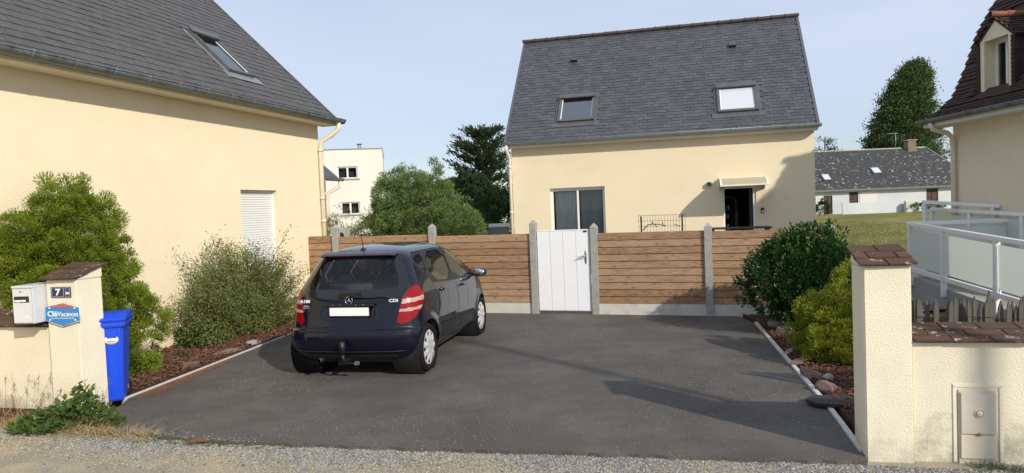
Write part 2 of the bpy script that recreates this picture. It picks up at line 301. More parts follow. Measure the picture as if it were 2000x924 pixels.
def gutter(parent, x0, x1, y, z, r, mat, brackets=.55, name='gutter'):
    prof = [(y+r*math.cos(t), z+r*math.sin(t)) for t in np.linspace(math.pi, 2*math.pi, 9)]
    mb = MB(); n = len(prof)
    vs = [(x0, a, b) for a, b in prof]+[(x1, a, b) for a, b in prof]
    vs += [(x0, y+(a-y)*.93, z+(b-z)*.93) for a, b in prof]+[(x1, y+(a-y)*.93, z+(b-z)*.93) for a, b in prof]
    mb.add(vs, [(i, i+1, n+i+1, n+i) for i in range(n-1)]+[(2*n+i, 3*n+i, 3*n+i+1, 2*n+i+1) for i in range(n-1)]+[(0, n, 3*n, 2*n), (n-1, 3*n-1, 4*n-1, 2*n-1)], True)
    mb.tube([(x0, y-r, z+.004), (x1, y-r, z+.004)], .011, 8)
    for e in (x0, x1): mb.add([(e, a, b) for a, b in prof], [tuple(range(n))])
    g = mb.build(name, mat, parent)
    k = int((x1-x0)/brackets)
    for i in range(k+1):
        xx = x0+.2+(x1-x0-.4)*i/max(k, 1); b = MB()
        b.add([(xx-.012, y+(r+.004)*math.cos(t), z+(r+.004)*math.sin(t)) for t in np.linspace(math.pi-.1, 2*math.pi, 9)]+[(xx+.012, y+(r+.004)*math.cos(t), z+(r+.004)*math.sin(t)) for t in np.linspace(math.pi-.1, 2*math.pi, 9)], [(j, j+1, 10+j, 9+j) for j in range(8)])
        b.box((xx-.012, y-r-.013, z-.004), (xx+.012, y-r+.02, z+.022))
        b.build('gutter_bracket', M['zinc_b'], g)
    return g
def roof_window(roof, u0, u1, v0, v1, blind=False, glassm=None):
    w_ = link('roof_window', MB().box((u0, v0, -.02), (u0+.07, v1, .09)).box((u1-.07, v0, -.02), (u1, v1, .09)).box((u0+.07, v0, -.02), (u1-.07, v0+.08, .08)).box((u0+.07, v1-.09, -.02), (u1-.07, v1, .10)).mesh('roof_window', M['frame_dark'], .006), roof)
    MB().box((u0-.012, v1-.13, .10), (u1+.012, v1+.03, .13)).build('top_hood', M['frame_dark'], w_, .006)
    MB().box((u0+.075, v0+.085, .035), (u1-.075, v1-.095, .045)).build('pane', glassm or M['glass_sky'], w_)
    MB().box((u0+.073, v0+.083, .03), (u0+.095, v1-.093, .052)).box((u1-.095, v0+.083, .03), (u1-.073, v1-.093, .052)).build('sash', M['white_pvc'], w_)
    MB().box((u0+.05, v0+.05, -.02), (u1-.05, v1-.05, -.012)).build('interior', M['blind'] if blind else M['dark'], w_)
    MB().box((u0-.14, v0-.17, .016), (u1+.14, v0, .026)).box((u0-.07, v0, .012), (u0, v1+.05, .03)).box((u1, v0, .012), (u1+.07, v1+.05, .03)).build('flashing', M['zinc_b'] if blind is None else M['frame_dark'], w_)
    return w_
def downpipe(parent, pts, mat, r=.04, bands=()):
    d = MB().tube(pts, r, 12).build('downpipe', mat, parent)
    for z in bands:
        x, y = pts[-1][0], pts[-1][1]; MB().lathe([(r+.002, z-.03), (r+.010, z-.03), (r+.010, z+.03), (r+.002, z+.03)], (x, y, 0), 'z', 14).build('pipe_collar', mat, d)
    return d
# ================= GROUND =================
def sheet(name, pts, z, mat, kind='structure', depth=0, sub=0):
    mb = MB(); n = len(pts)
    mb.add([(x, y, z) for x, y in pts], [tuple(range(n))])
    if depth:
        mb.add([(x, y, z) for x, y in pts]+[(x, y, z-depth) for x, y in pts], [(i, (i+1) % n, (i+1) % n+n, i+n) for i in range(n)])
    o = mb.build(name, mat); return tag(o, kind=kind)
M['grass'] = material('dry_lawn', (.165, .165, .045), (.28, .235, .085), .95, .8, 8, .6, 30, spec=.1, c3=(.11, .125, .035), s3=.25, t3=(.42, .6))
M['soil'] = material('garden_soil', (.16, .13, .09), (.22, .19, .13), .95, 3, 6, .6, 30)
sheet('ground', [(-900, -300), (900, -300), (900, 1500), (-900, 1500)], -.075, M['grass'])
def gravel_mat(name, c1, c2, c3, sc):
    m = material(name, c1, c2, .95, sc, 4, 1.0, sc*1.3, spec=.15, c3=c3, s3=2.2, t3=(.42, .62), bdist=.012); return m
M['road'] = gravel_mat('gravel_road', (.22, .205, .175), (.38, .34, .27), (.42, .36, .25), 55)
sheet('gravel_road', [(-40, -30), (40, -30), (40, 4.2), (3.5, 5.35), (2.6, 5.5), (0, 6.1), (-4, 7.2), (-40, 14)], -.035, M['road'], depth=.05)
def asphalt_mat():
    m = material('asphalt', (.070, .063, .056), (.102, .093, .083), .82, 1.3, 6, .8, 120, spec=.35, bdist=.006); t = m.node_tree; n = t.nodes; k = t.links.new
    b = n['Principled BSDF']; src = b.inputs['Base Color'].links[0].from_socket; tc = n.new('ShaderNodeTexCoord')
    # grain
    g = n.new('ShaderNodeTexNoise'); g.inputs['Scale'].default_value = 110; g.inputs['Detail'].default_value = 2; k(tc.outputs['Object'], g.inputs['Vector'])
    gr = n.new('ShaderNodeMapRange'); gr.inputs['From Min'].default_value = .35; gr.inputs['From Max'].default_value = .75; gr.inputs['To Min'].default_value = .55; gr.inputs['To Max'].default_value = 1.7; k(g.outputs[0], gr.inputs[0])
    mu = n.new('ShaderNodeMixRGB'); mu.blend_type = 'MULTIPLY'; mu.inputs[0].default_value = 1; k(src, mu.inputs[1]); k(gr.outputs[0], mu.inputs[2])
    # dusty pale specks in patches
    v = n.new('ShaderNodeTexVoronoi'); v.inputs['Scale'].default_value = 30; k(tc.outputs['Object'], v.inputs['Vector'])
    vr = n.new('ShaderNodeMapRange'); vr.inputs['From Min'].default_value = .10; vr.inputs['From Max'].default_value = .22; vr.inputs['To Min'].default_value = 1; vr.inputs['To Max'].default_value = 0; k(v.outputs['Distance'], vr.inputs[0])
    sp = n.new('ShaderNodeSeparateXYZ'); k(v.outputs['Color'], sp.inputs[0])
    pn = n.new('ShaderNodeTexNoise'); pn.inputs['Scale'].default_value = .9; pn.inputs['Detail'].default_value = 6; pn.inputs['Roughness'].default_value = .7; k(tc.outputs['Object'], pn.inputs['Vector'])
    th_ = n.new('ShaderNodeMapRange'); th_.inputs['From Min'].default_value = .42; th_.inputs['From Max'].default_value = .72; th_.inputs['To Min'].default_value = .97; th_.inputs['To Max'].default_value = .25; k(pn.outputs[0], th_.inputs[0])
    gt = n.new('ShaderNodeMath'); gt.operation = 'GREATER_THAN'; k(sp.outputs[0], gt.inputs[0]); k(th_.outputs[0], gt.inputs[1])
    ml = n.new('ShaderNodeMath'); ml.operation = 'MULTIPLY'; k(gt.outputs[0], ml.inputs[0]); k(vr.outputs[0], ml.inputs[1])
    m8 = n.new('ShaderNodeMath'); m8.operation = 'MULTIPLY'; m8.inputs[1].default_value = .8; k(ml.outputs[0], m8.inputs[0])
    mx = n.new('ShaderNodeMixRGB'); mx.inputs[2].default_value = (.42, .39, .32, 1); k(m8.outputs[0], mx.inputs[0]); k(mu.outputs[0], mx.inputs[1])
    # film of dust
    dr = n.new('ShaderNodeMapRange'); dr.inputs['From Min'].default_value = .45; dr.inputs['From Max'].default_value = .8; dr.inputs['To Max'].default_value = .6; k(pn.outputs[0], dr.inputs[0])
    m2 = n.new('ShaderNodeMixRGB'); m2.inputs[2].default_value = (.17, .155, .135, 1); k(dr.outputs[0], m2.inputs[0]); k(mx.outputs[0], m2.inputs[1])
    k(m2.outputs[0], b.inputs['Base Color']); return m
M['asphalt'] = asphalt_mat()
def jag(p, q, n, a):
    r_ = random.Random(5); p = Vector(p); q = Vector(q); d = (q-p); nn_ = Vector((-d.y, d.x)).normalized()
    return [tuple(p+d*(i/n)+nn_*(r_.uniform(-a, a) if 0 < i < n else 0)) for i in range(n+1)]
FA = R(20); FP = Vector((.43, 13.42, 0)); fw = Vector((math.cos(FA), -math.sin(FA), 0)); fn = Vector((math.sin(FA), math.cos(FA), 0))
def FW(u, v=0): q = FP+fw*u+fn*v; return (q.x, q.y)
edge = jag((-4.02, 6.83), (-2.72, 6.37), 14, .02)[:-1]+jag((-2.72, 6.37), (-.07, 5.81), 26, .02)[:-1]+jag((-.07, 5.81), (2.6, 5.26), 26, .02)
drive = edge+[(2.66, 5.42), (3.86, 11.47), FW(3.62, .06), FW(-4.35, .06), (-3.70, 14.4), (-3.89, 12.04), (-4.50, 8.17), (-4.36, 7.6)]
sheet('asphalt_driveway', drive, 0.0, M['asphalt'], depth=.07)
# mulch beds
M['mulch'] = material('bark_mulch', (.065, .032, .022), (.12, .062, .042), .95, 22, 6, 1, 60, spec=.15, c3=(.05, .022, .014), s3=9, t3=(.45, .65), bdist=.03)
sheet('mulch_bed', [(-6.75, 6.9), (-4.9, 7.6), (-4.5, 8.1), (-3.90, 12.0), (-3.70, 14.4), (-4.45, 15.4), (-7.5, 6.0)], .03, M['mulch'], depth=.1)
sheet('shrub_bed', [(2.80, 5.6), (3.92, 11.45), FW(3.7, 0), FW(7.5, 0), (6.3, 8), (5.2, 5.2)], .03, M['mulch'], depth=.1)
sheet('garden_terrace', [FW(-5.2, .07), FW(5.3, .07), (8.5, 12.5), (9.2, 22), (-6, 22)], -.03, M['soil'])
sheet('lawn_path', [(24, 49.0), (60, 46.5), (60, 47.6), (24, 50.4)], -.06, material('worn_path', (.14, .12, .08), (.19, .16, .1), .95, 3))
# kerbs
def kerb(name, p, q, label, w_=.05):
    p, q = Vector((*p, 0)), Vector((*q, 0)); t = thing(name, label, 'kerb', p, math.atan2(q.y-p.y, q.x-p.x)); Lx = (q-p).length; n = int(Lx/1.0)+1
    me = MB().box((.002, -w_/2, -.08), (Lx/n-.002, w_/2, .022)).mesh('kerb_stone', M['kerb'], .004)
    for i in range(n): o = link('kerb_stone', me, t); o.location = (i*Lx/n, random.gauss(0, .002), random.gauss(0, .0015))
    return t
kerb('garden_kerb', (-4.52, 8.05), (-3.92, 11.95), 'thin pale concrete kerb edging the bark bed beside the blue bin')
kerb('garden_kerb', (-3.91, 12.0), (-3.71, 14.3), 'thin concrete kerb length behind the parked car near the fence')
kerb('garden_kerb', (2.66, 5.45), (2.93, 6.63), 'short pale kerb stretch between the right pillar and the dark flat slab', .045)
kerb('garden_kerb', (2.99, 6.92), (3.88, 11.40), 'pale straight kerb running from the dark slab back to the fence')
# ================= MAIN HOUSE =================
h1 = thing('house', 'cream house with black slate roof and white sliding window behind the plank fence', 'house', (.07, 18.94, 0), R(-14))
W1 = 7.5
holes = [(1.0, 2.44, 0.2, 2.49), (5.36, 6.14, .15, 2.35)]
wall_grid(0, W1, -.1, 3.62, holes, .2).build('wall', M['render'], h1)
DEP = 5.9; AP = 3.62+2.95*math.tan(R(48))
for nm, x in (('gable_wall', 0), ('gable_wall', W1)):
    MB().add([(x, 0, -.1), (x, DEP, -.1), (x, DEP, 3.62), (x, DEP/2-.0, AP-.35), (x, 0, 3.62)], [(0, 1, 2, 3, 4)]).build(nm, M['render'], h1)
MB().add([(0, DEP, -.1), (W1, DEP, -.1), (W1, DEP, 3.6), (0, DEP, 3.6)], [(0, 1, 2, 3)]).build('rear_wall', M['render'], h1)
PH = R(48); SL = 2.95/math.cos(PH)+.04
rf = link('roof', MB().box((0, 0, -.09), (7.72, SL, 0)).mesh('roof', M['slate']), h1); rf.location = (-.13, -.28, 3.70); rf.rotation_euler = (PH, 0, 0)
rr_ = link('rear_roof', MB().box((0, 0, -.09), (7.72, SL, 0)).mesh('rear_roof', M['slate']), h1); rr_.location = (7.59, -.28+5.9, 3.70); rr_.rotation_euler = (PH, 0, math.pi)
hl1 = [(1.37, 2.34, .66, 1.66), (5.43, 6.40, .60, 1.60)]
cover(rf, lambda u, v: .08 < u < 7.64 and 0 <= v < SL-.02, 7.72, SL, .195, .115, M['slate'], big=lambda u, v: u*.35-v+1, holes=[(a, b, c-.1, d+.05) for a, b, c, d in hl1], tilt=.009, jitter=.003)
roof_window(rf, *hl1[0]); rw = roof_window(rf, *hl1[1], blind=True, glassm=M['glass_blind'])
for u in (0.0, 7.655): MB().box((u, 0, .0), (u+.065, SL, .028)).build('verge_board', M['frame_dark'], rf)
for u, v in ((1.62, 3.3), (5.93, 3.32)):
    t_ = MB().prism([(v-.09, 0), (v+.12, 0), (v+.12, .02), (v-.07, .10), (v-.09, .10)], u-.095, u+.095, 'x').build('roof_vent', M['frame_dark'], rf, .004)
    MB().box((u-.085, v-.097, .015), (u+.085, v-.088, .092)).build('vent_slot', M['black'], t_); MB().box((u-.12, v-.10, .016), (u+.12, v-.06, .022)).build('vent_flashing', M['zinc'], t_)
# ridge tiles
nr = 22; lr = 7.74/nr
prof = [(.10*math.cos(t), .075*math.sin(t)-.03) for t in np.linspace(math.pi+.1, -.1, 9)]
def ridge_me(lr, cuff=True):
    mb = MB()
    for x0, x1, s_ in ((0, lr, 1.0),)+(((-.022, .022, 1.22),) if cuff else ()):
        vs = [(x0, a*s_, b*s_+.0) for a, b in prof]+[(x1, a*s_, b*s_) for a, b in prof]; n = 9
        mb.add(vs, [(i, i+1, n+i+1, n+i) for i in range(n-1)], True); mb.add([vs[i] for i in range(n)], [tuple(range(n))]); mb.add([vs[n+i] for i in range(n)], [tuple(range(n))])
    return mb.mesh('ridge_tile', M['ridge'])
rm = ridge_me(lr)
for i in range(nr): o = link('ridge_tile', rm, h1); o.location = (-.13+i*lr, -.28+2.95, 3.70+2.95*math.tan(PH)+.03+random.gauss(0, .002))
MB().box((-.10, -.23, 3.585), (7.56, -.205, 3.70)).box((-.10, -.205, 3.585), (7.56, -.002, 3.60)).build('fascia', M['white_wall'], h1)
gutter(h1, -.15, 7.62, -.30, 3.715, .065, M['zinc_b'], .62)
downpipe(h1, [(-.06, -.30, 3.66), (-.06, -.29, 3.52), (-.035, -.10, 3.36), (-.035, -.08, 3.2), (-.035, -.08, 0)], M['cream_pvc'], .042, (3.1, 1.9))
# sliding window
wn = MB().box((1.0, .10, .2), (1.07, .17, 2.49)).box((2.37, .10, .2), (2.44, .17, 2.49)).box((1.07, .10, 2.41), (2.37, .17, 2.49)).box((1.695, .09, .2), (1.745, .16, 2.41)).build('sliding_window', M['white_pvc'], h1, .003)
MB().box((1.0, .08, 2.44), (2.44, .10, 2.487)).build('shutter_box', M['white_pvc'], wn)
for a, b in ((1.07, 1.695), (1.745, 2.37)): MB().box((a, .13, .2), (b, .14, 2.41)).build('pane', M['glass'], wn)
def curtain(x0, x1, z0, z1, y, amp=.025, n=None, per=.09):
    n = int((x1-x0)/.012); vs = []; ph = 0
    for i in range(n+1):
        x = x0+(x1-x0)*i/n; ph += .012/per*2*math.pi*(1+.5*math.sin(x*9)); vs += [(x, y+amp*math.sin(ph), z0), (x, y+amp*.7*math.sin(ph), z1)]
    return MB().add(vs, [(2*i, 2*i+2, 2*i+3, 2*i+1) for i in range(n)], True)
curtain(1.10, 1.72, .2, 2.4, .24).build('curtain', M['curtain'], wn); curtain(1.76, 2.33, .2, 2.4, .27, .012, per=.06).build('curtain', material('net_curtain', (.40, .44, .46), (.28, .32, .34), .9, 20, 2, stretch=(1, 1, .05)), wn)
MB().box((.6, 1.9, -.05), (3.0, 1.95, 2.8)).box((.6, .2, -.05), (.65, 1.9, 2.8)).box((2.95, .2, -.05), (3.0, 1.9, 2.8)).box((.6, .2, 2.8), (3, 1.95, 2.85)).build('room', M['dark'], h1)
# door opening
dr = MB().box((5.36, .03, .15), (5.40, .16, 2.35)).box((6.07, .03, .15), (6.14, .16, 2.35)).box((5.40, .03, 2.28), (6.07, .16, 2.35)).build('door_frame', M['white_pvc'], h1, .003)
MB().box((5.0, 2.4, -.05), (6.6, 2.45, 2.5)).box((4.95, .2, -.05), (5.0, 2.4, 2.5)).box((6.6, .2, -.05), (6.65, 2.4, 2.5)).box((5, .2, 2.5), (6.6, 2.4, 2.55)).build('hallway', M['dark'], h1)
dl = MB().box((6.00, .17, .15), (6.05, .95, 2.27)).build('door', material('door_leaf', (.035, .037, .04), None, .4), h1); MB().lathe([(.012, 0), (.012, .09)], (5.99, .85, 1.2), 'x', 10).build('handle', M['steel'], dl)
# arched inner door
ia = MB()
for i in range(12):
    a0, a1 = math.pi*i/12, math.pi*(i+1)/12
    c = lambda a, r: (5.52+.20*0+.24*math.cos(a)*r, 1.95+.16*math.sin(a)*r)
    p0, p1, p2, p3 = c(a0, 1), c(a1, 1), c(a1, .8), c(a0, .8); ia.add([(p0[0], 1.2, p0[1]), (p1[0], 1.2, p1[1]), (p2[0], 1.2, p2[1]), (p3[0], 1.2, p3[1])], [(0, 1, 2, 3)])
ia.box((5.71, 1.19, .2), (5.76, 1.21, 1.95)).box((5.28, 1.19, .2), (5.33, 1.21, 1.95)).build('inner_door_arch', material('arch_grey', (.09, .09, .09), None, .5), h1)
for z0, z1, x0 in ((1.72, 1.86, 5.52), (1.50, 1.62, 5.50), (1.05, 1.36, 5.51), (.5, .9, 5.51)): MB().box((x0, 1.5, z0), (x0+.07, 1.52, z1)).build('inner_pane', material('inner_pane', (.6, .62, .6), None, .3), h1)
MB().box((5.72, 1.6, .6), (5.82, 1.62, 1.8)).build('curtain_strip', material('grey_strip', (.16, .17, .15), None, .8), h1)
cs = thing('coat_stand', 'black coat stand with curled hooks standing inside the open doorway', 'coat stand', (.07+5.60*math.cos(R(14))+.75*math.sin(R(14)), 18.94-5.60*math.sin(R(14))+.75*math.cos(R(14)), .1), R(-14))
MB().tube([(0, 0, 0), (0, 0, 1.85)], .02, 8).build('pole', M['black'], cs)
for k in range(6):
    a = k*math.pi/3+.2; MB().tube([(0, 0, 1.5), (.08*math.cos(a), .08*math.sin(a), 1.56), (.15*math.cos(a), .15*math.sin(a), 1.66), (.17*math.cos(a), .17*math.sin(a), 1.75)], .013, 6).build('hook', M['black'], cs)
for k in range(3):
    a = k*2*math.pi/3; MB().tube([(0, 0, .12), (.15*math.cos(a), .15*math.sin(a), .06), (.22*math.cos(a), .22*math.sin(a), .0)], .014, 6).build('foot', M['black'], cs)
def to_world(h, q): return h.matrix_basis @ Vector(q) if False else Matrix.Translation(h.location) @ Matrix.Rotation(h.rotation_euler.z, 4, 'Z') @ Vector(q)
# canopy
cn = thing('door_canopy', 'smoky curved door canopy with white edge arms above the open doorway', 'canopy', to_world(h1, (5.27, 0, 0)), R(-14))
CW = 1.09; PR = .80
arc = [(-PR*math.sin(t*math.pi/2*.98), 2.54-.20*(1-math.cos(t*math.pi/2*.98))) for t in np.linspace(0, 1, 12)]
cp = MB(); n = 12
cp.add([(.03, a-.005, b) for a, b in arc]+[(CW-.03, a-.005, b) for a, b in arc], [(i, i+1, n+i+1, n+i) for i in range(n-1)], True)
cp.add([(.03, a-.005, b-.008) for a, b in arc]+[(CW-.03, a-.005, b-.008) for a, b in arc], [(i, n+i, n+i+1, i+1) for i in range(n-1)], True); cp.build('canopy_panel', material('smoked_panel', (.42, .35, .22), (.47, .39, .26), .35, 4), cn)
for x in (0, CW-.04):
    pts = [(x+.02, a, b) for a, b in arc]; m_ = MB()
    for (a, b), (c, d) in zip(arc, arc[1:]): m_.add([(x, a, b+.008), (x+.04, a, b+.008), (x+.04, c, d+.008), (x, c, d+.008), (x, a, b-.03), (x+.04, a, b-.03), (x+.04, c, d-.03), (x, c, d-.03)], [(0, 1, 2, 3), (7, 6, 5, 4), (0, 3, 7, 4), (1, 5, 6, 2)])
    m_.add([(x, a, b) for a, b in ((-.0, 2.52), (-.45, 2.46), (0, 2.24))]+[(x+.03, a, b) for a, b in ((-.0, 2.52), (-.45, 2.46), (0, 2.24))], [(0, 2, 1), (3, 4, 5), (0, 1, 4, 3), (1, 2, 5, 4)])
    m_.build('arm', M['white_pvc'], cn)
MB().box((.0, -PR-.015, arc[-1][1]-.02), (CW, -PR+.012, arc[-1][1]+.012)).build('front_bar', M['white_pvc'], cn, .003); MB().box((0, -.03, 2.525), (CW, -.003, 2.555)).build('wall_bar', M['white_pvc'], cn)
wl_ = thing('wall_lamp', 'small square black wall lamp left of the door canopy', 'lamp', to_world(h1, (5.04, 0, 2.42)), R(-14))
MB().box((-.05, -.10, -.045), (.05, -.002, .045)).build('housing', M['black'], wl_, .006); MB().box((-.035, -.085, -.056), (.035, -.02, -.046)).build('lens', M['glass_blind'], wl_)
bl = thing('wall_intercom', 'small grey and black intercom on the wall right of the open doorway', 'intercom', to_world(h1, (6.28, 0, 1.72)), R(-14))
MB().box((-.035, -.05, -.065), (.035, -.002, .065)).build('housing', M['black'], bl, .006); MB().box((-.02, -.056, -.05), (.02, -.05, .0)).build('button_panel', M['steel'], bl)
# ================= LEFT HOUSE =================
A0 = Vector((-5.53, 10.93, 0)); WLr = R(90-15.7)
h2 = thing('house', 'large cream house with grey slate roof filling the left side', 'house', A0, WLr)
hole = [(2.19, 3.32, .9, 2.55)]
XA, XB = -9.0, 4.98
wall_grid(XA, XB, -.1, 4.03, hole, .24).build('wall', M['render'], h2)
RN = 4.4; P2 = R(44)
for x in (XA, XB): MB().add([(x, 0, -.1), (x, 2*RN-.4, -.1), (x, 2*RN-.4, 4.0), (x, RN-.2, 4.0+(RN-.2)*math.tan(P2)-.15), (x, 0, 4.0)], [(0, 1, 2, 3, 4)]).build('gable_wall', M['render'], h2)
SL2 = (RN+.2)/math.cos(P2)
rf2 = link('roof', MB().box((0, 0, -.1), (XB+.24-XA+.25, SL2, 0)).mesh('roof', M['slate_b']), h2); rf2.location = (XA-.25, -.38, 4.10); rf2.rotation_euler = (P2, 0, 0)
rb2 = link('rear_roof', MB().box((0, 0, -.1), (XB+.24-XA+.25, SL2, 0)).mesh('rear_roof', M['slate_b']), h2); rb2.location = (XB+.24, -.38+2*(RN+.2), 4.10); rb2.rotation_euler = (P2, 0, math.pi)
ox = -(XA-.25)
hl2 = [(2.38+ox, 3.16+ox, .92, 2.12)]
cover(rf2, lambda u, v: ox-4.0 < u < ox+5.20 and 0 <= v < 5.0, ox+5.25, SL2, .25, .172, M['slate_b'], big=lambda u, v: -(u-ox)-v*1.1, holes=[(a, b, c-.12, d+.05) for a, b, c, d in hl2], hooks=True, tilt=.009)
roof_window(rf2, *hl2[0], blind=None, glassm=M['glass_sky2'])
MB().box((ox+5.18, 0, -.02), (ox+5.235, SL2, .03)).build('verge_board', M['frame_dark'], rf2)
gutter(h2, XA-.25, XB+.30, -.46, 4.11, .085, M['zinc'], .62)
MB().box((XA-.2, -.37, 3.99), (XB+.2, -.35, 4.10)).box((XA-.2, -.35, 3.99), (XB+.2, -.002, 4.005)).build('soffit', M['render2'], h2)
downpipe(h2, [(XB+.10, -.46, 4.04), (XB+.10, -.46, 3.92), (XB+.06, -.28, 3.76), (XB-.02, -.10, 3.66), (XB-.03, -.06, 3.5), (XB-.03, -.06, 0)], M['cream_pvc'], .05, (3.45, 2.4, 1.9))
sh = MB().box((2.19, .13, .9), (3.32, .15, 2.55)).build('roller_shutter', M['white_pvc'], h2)
for i in range(37): MB().box((2.21, .105, .905+i*.0445), (3.30, .13, .905+i*.0445+.038)).build('slat', M['white_pvc'], sh, .004)
MB().box((2.19, .09, .9), (2.215, .13, 2.55)).box((3.295, .09, .9), (3.32, .13, 2.55)).build('shutter_rail', M['white_pvc'], h2)
MB().box((2.12, -.05, .84), (3.39, .2, .9)).build('window_sill', M['concrete'], h2, .004)
# low wing behind the left house
h3 = thing('house_wing', 'dark slate roof corner with gutter poking out behind the left house', 'house', (-4.95, 19.3, 0), WLr)
MB().box((-3, 0.05, -.1), (0, 4, 2.95)).build('wall', M['render2'], h3)
MB().add([(-3.2, -.25, 2.95), (.15, -.25, 2.95), (.15, 2.4, 5.2), (-3.2, 2.4, 5.2), (-3.2, -.25, 3.05), (.15, -.25, 3.05), (.15, 2.4, 5.3), (-3.2, 2.4, 5.3)], [(0, 1, 2, 3), (4, 7, 6, 5), (0, 4, 5, 1), (1, 5, 6, 2), (3, 2, 6, 7)]).build('roof', M['slate'], h3)
gutter(h3, -3.2, .25, -.32, 3.0, .07, M['zinc_b'], 1); downpipe(h3, [(.12, -.32, 2.95), (.10, -.30, 2.78), (-.1, -.08, 2.62), (-.12, -.05, 2.4), (-.12, -.05, 0)], M['cream_pvc'], .045)
# ================= RIGHT HOUSE (mansard) =================
h4 = thing('house', 'cream house with steep brown tiled mansard roof at the right edge', 'house', (9.36, 15.0, 0), R(-90))
XL = 5.6
MB().add([(0, 0, -.1), (XL, 0, -.1), (XL, 0, 3.5), (0, 0, 3.5)], [(0, 1, 2, 3)]).add([(0, 0, -.1), (0, 8, -.1), (0, 8, 3.5), (0, 0, 3.5)], [(0, 1, 2, 3)]).add([(XL, 0, -.1), (XL, 8, -.1), (XL, 8, 3.5), (XL, 0, 3.5)], [(0, 1, 2, 3)]).build('wall', M['render2'], h4)
X0, X1 = -.22, XL+.2
mprof = [(-.50, 3.50), (-.16, 3.74), (.13, 4.0), (.27, 4.28), (.43, 4.66), (.67, 5.31), (1.06, 5.98)]   # (into the house, height)
gp = mprof+[(4.0, 8.2), (7.0, 6.5), (8.5, 3.5)]
mbk = MB()
for x in (X0, X1): mbk.add([(x, a, b) for a, b in gp], [tuple(range(len(gp)))])
mbk.build('gable_wall', M['brown_tile'], h4)
MB().add([(X0, 1.06, 5.98), (X1, 1.06, 5.98), (X1, 4.0, 8.2), (X0, 4.0, 8.2)], [(0, 1, 2, 3)]).add([(X0, 4, 8.2), (X1, 4, 8.2), (X1, 8.5, 3.5), (X0, 8.5, 3.5)], [(0, 1, 2, 3)]).build('upper_roof', M['brown_tile'], h4)
base_rf = None; DX0, DX1 = .80, 1.70      # dormer
first = True
for (a0, b0), (a1, b1) in zip(mprof, mprof[1:]):
    Ls = math.hypot(a1-a0, b1-b0); an = math.atan2(b1-b0, a1-a0)
    cut = b1 > 4.1 and b0 < 5.3; sb = MB().box((0, 0, -.06), (DX0-X0, Ls, 0)).box((DX1-X0, 0, -.06), (X1-X0, Ls, 0)) if cut else MB().box((0, 0, -.06), (X1-X0, Ls, 0)); r_o = link('roof' if first else 'roof_slope', sb.mesh('roof_slope', M['brown_tile']), h4); r_o.location = (X0, a0, b0); r_o.rotation_euler = (an, 0, 0); first = False
    zmid = lambda v, b0=b0, an=an: b0+v*math.sin(an)
    cover(r_o, lambda u, v, zm=zmid: .0 < u < X1-X0 and (u < 4.2 or (v < 9)) and not (DX0-X0-.1 < u < DX1-X0+.1 and 3.80 < zm(v) < 5.6), X1-X0, Ls, .155, .088, M['brown_tile'], name='roof_tile', thick=.014, tilt=.018, jitter=.004, big=lambda u, v: -abs(u-1.5), limit=48, ragged=1)
MB().box((X0, -.50, 3.36), (X1, -.47, 3.48)).box((X0, -.47, 3.36), (X1, -.002, 3.375)).build('fascia', M['white_wall'], h4)
gutter(h4, X0-.05, X1, -.56, 3.50, .07, M['zinc'], .7)
downpipe(h4, [(.15, -.56, 3.44), (.15, -.52, 3.30), (.12, -.2, 3.22), (.10, -.08, 3.12), (.10, -.07, 2.9), (.10, -.07, 0)], M['cream_pvc'], .05, (3.0,))
# dormer
dm = thing('dormer', None, None); bpy.data.objects.remove(dm)
fa = .06
dz0, dz1, dpk = 3.84, 4.96, 5.31; dw = DX1-DX0; mx_ = (DX0+DX1)/2
wx0, wx1, wz0, wz1 = DX0+.12, DX1-.10, 3.90, 4.90
dmo = wall_grid(DX0, DX1, dz0, dz1, [(wx0, wx1, wz0, wz1)], .30); dmo.add([(DX0, 0, dz1), (DX1, 0, dz1), (mx_, 0, dpk)], [(0, 1, 2)])
dmo.add([(DX0, 0, dz0), (DX0, 1, dz0), (DX0, 1, dz1), (DX0, 0, dz1)], [(0, 1, 2, 3)])
do = link('dormer', dmo.mesh('dormer', M['render2']), h4); do.location = (0, fa, 0)
dw_ = MB().box((wx0, .22, wz0), (wx0+.06, .28, wz1)).box((wx1-.06, .22, wz0), (wx1, .28, wz1)).box((wx0+.06, .22, wz0), (wx1-.06, .28, wz0+.06)).box((wx0+.06, .22, wz1-.06), (wx1-.06, .28, wz1)).box((mx_-.03, .215, wz0+.06), (mx_+.03, .275, wz1-.06)).build('window_frame', M['white_pvc'], do)
MB().box((wx0+.06, .25, wz0+.06), (wx1-.06, .26, wz1-.06)).build('pane', M['glass'], do); MB().box((wx0, .45, wz0), (wx1, .47, wz1)).build('interior', material('dim_curtain', (.2, .2, .19), None, .9), do)
MB().box((DX0-.03, -.05, dz0-.035), (DX1+.03, .3, dz0+.0)).build('window_sill', M['concrete'], do, .004)
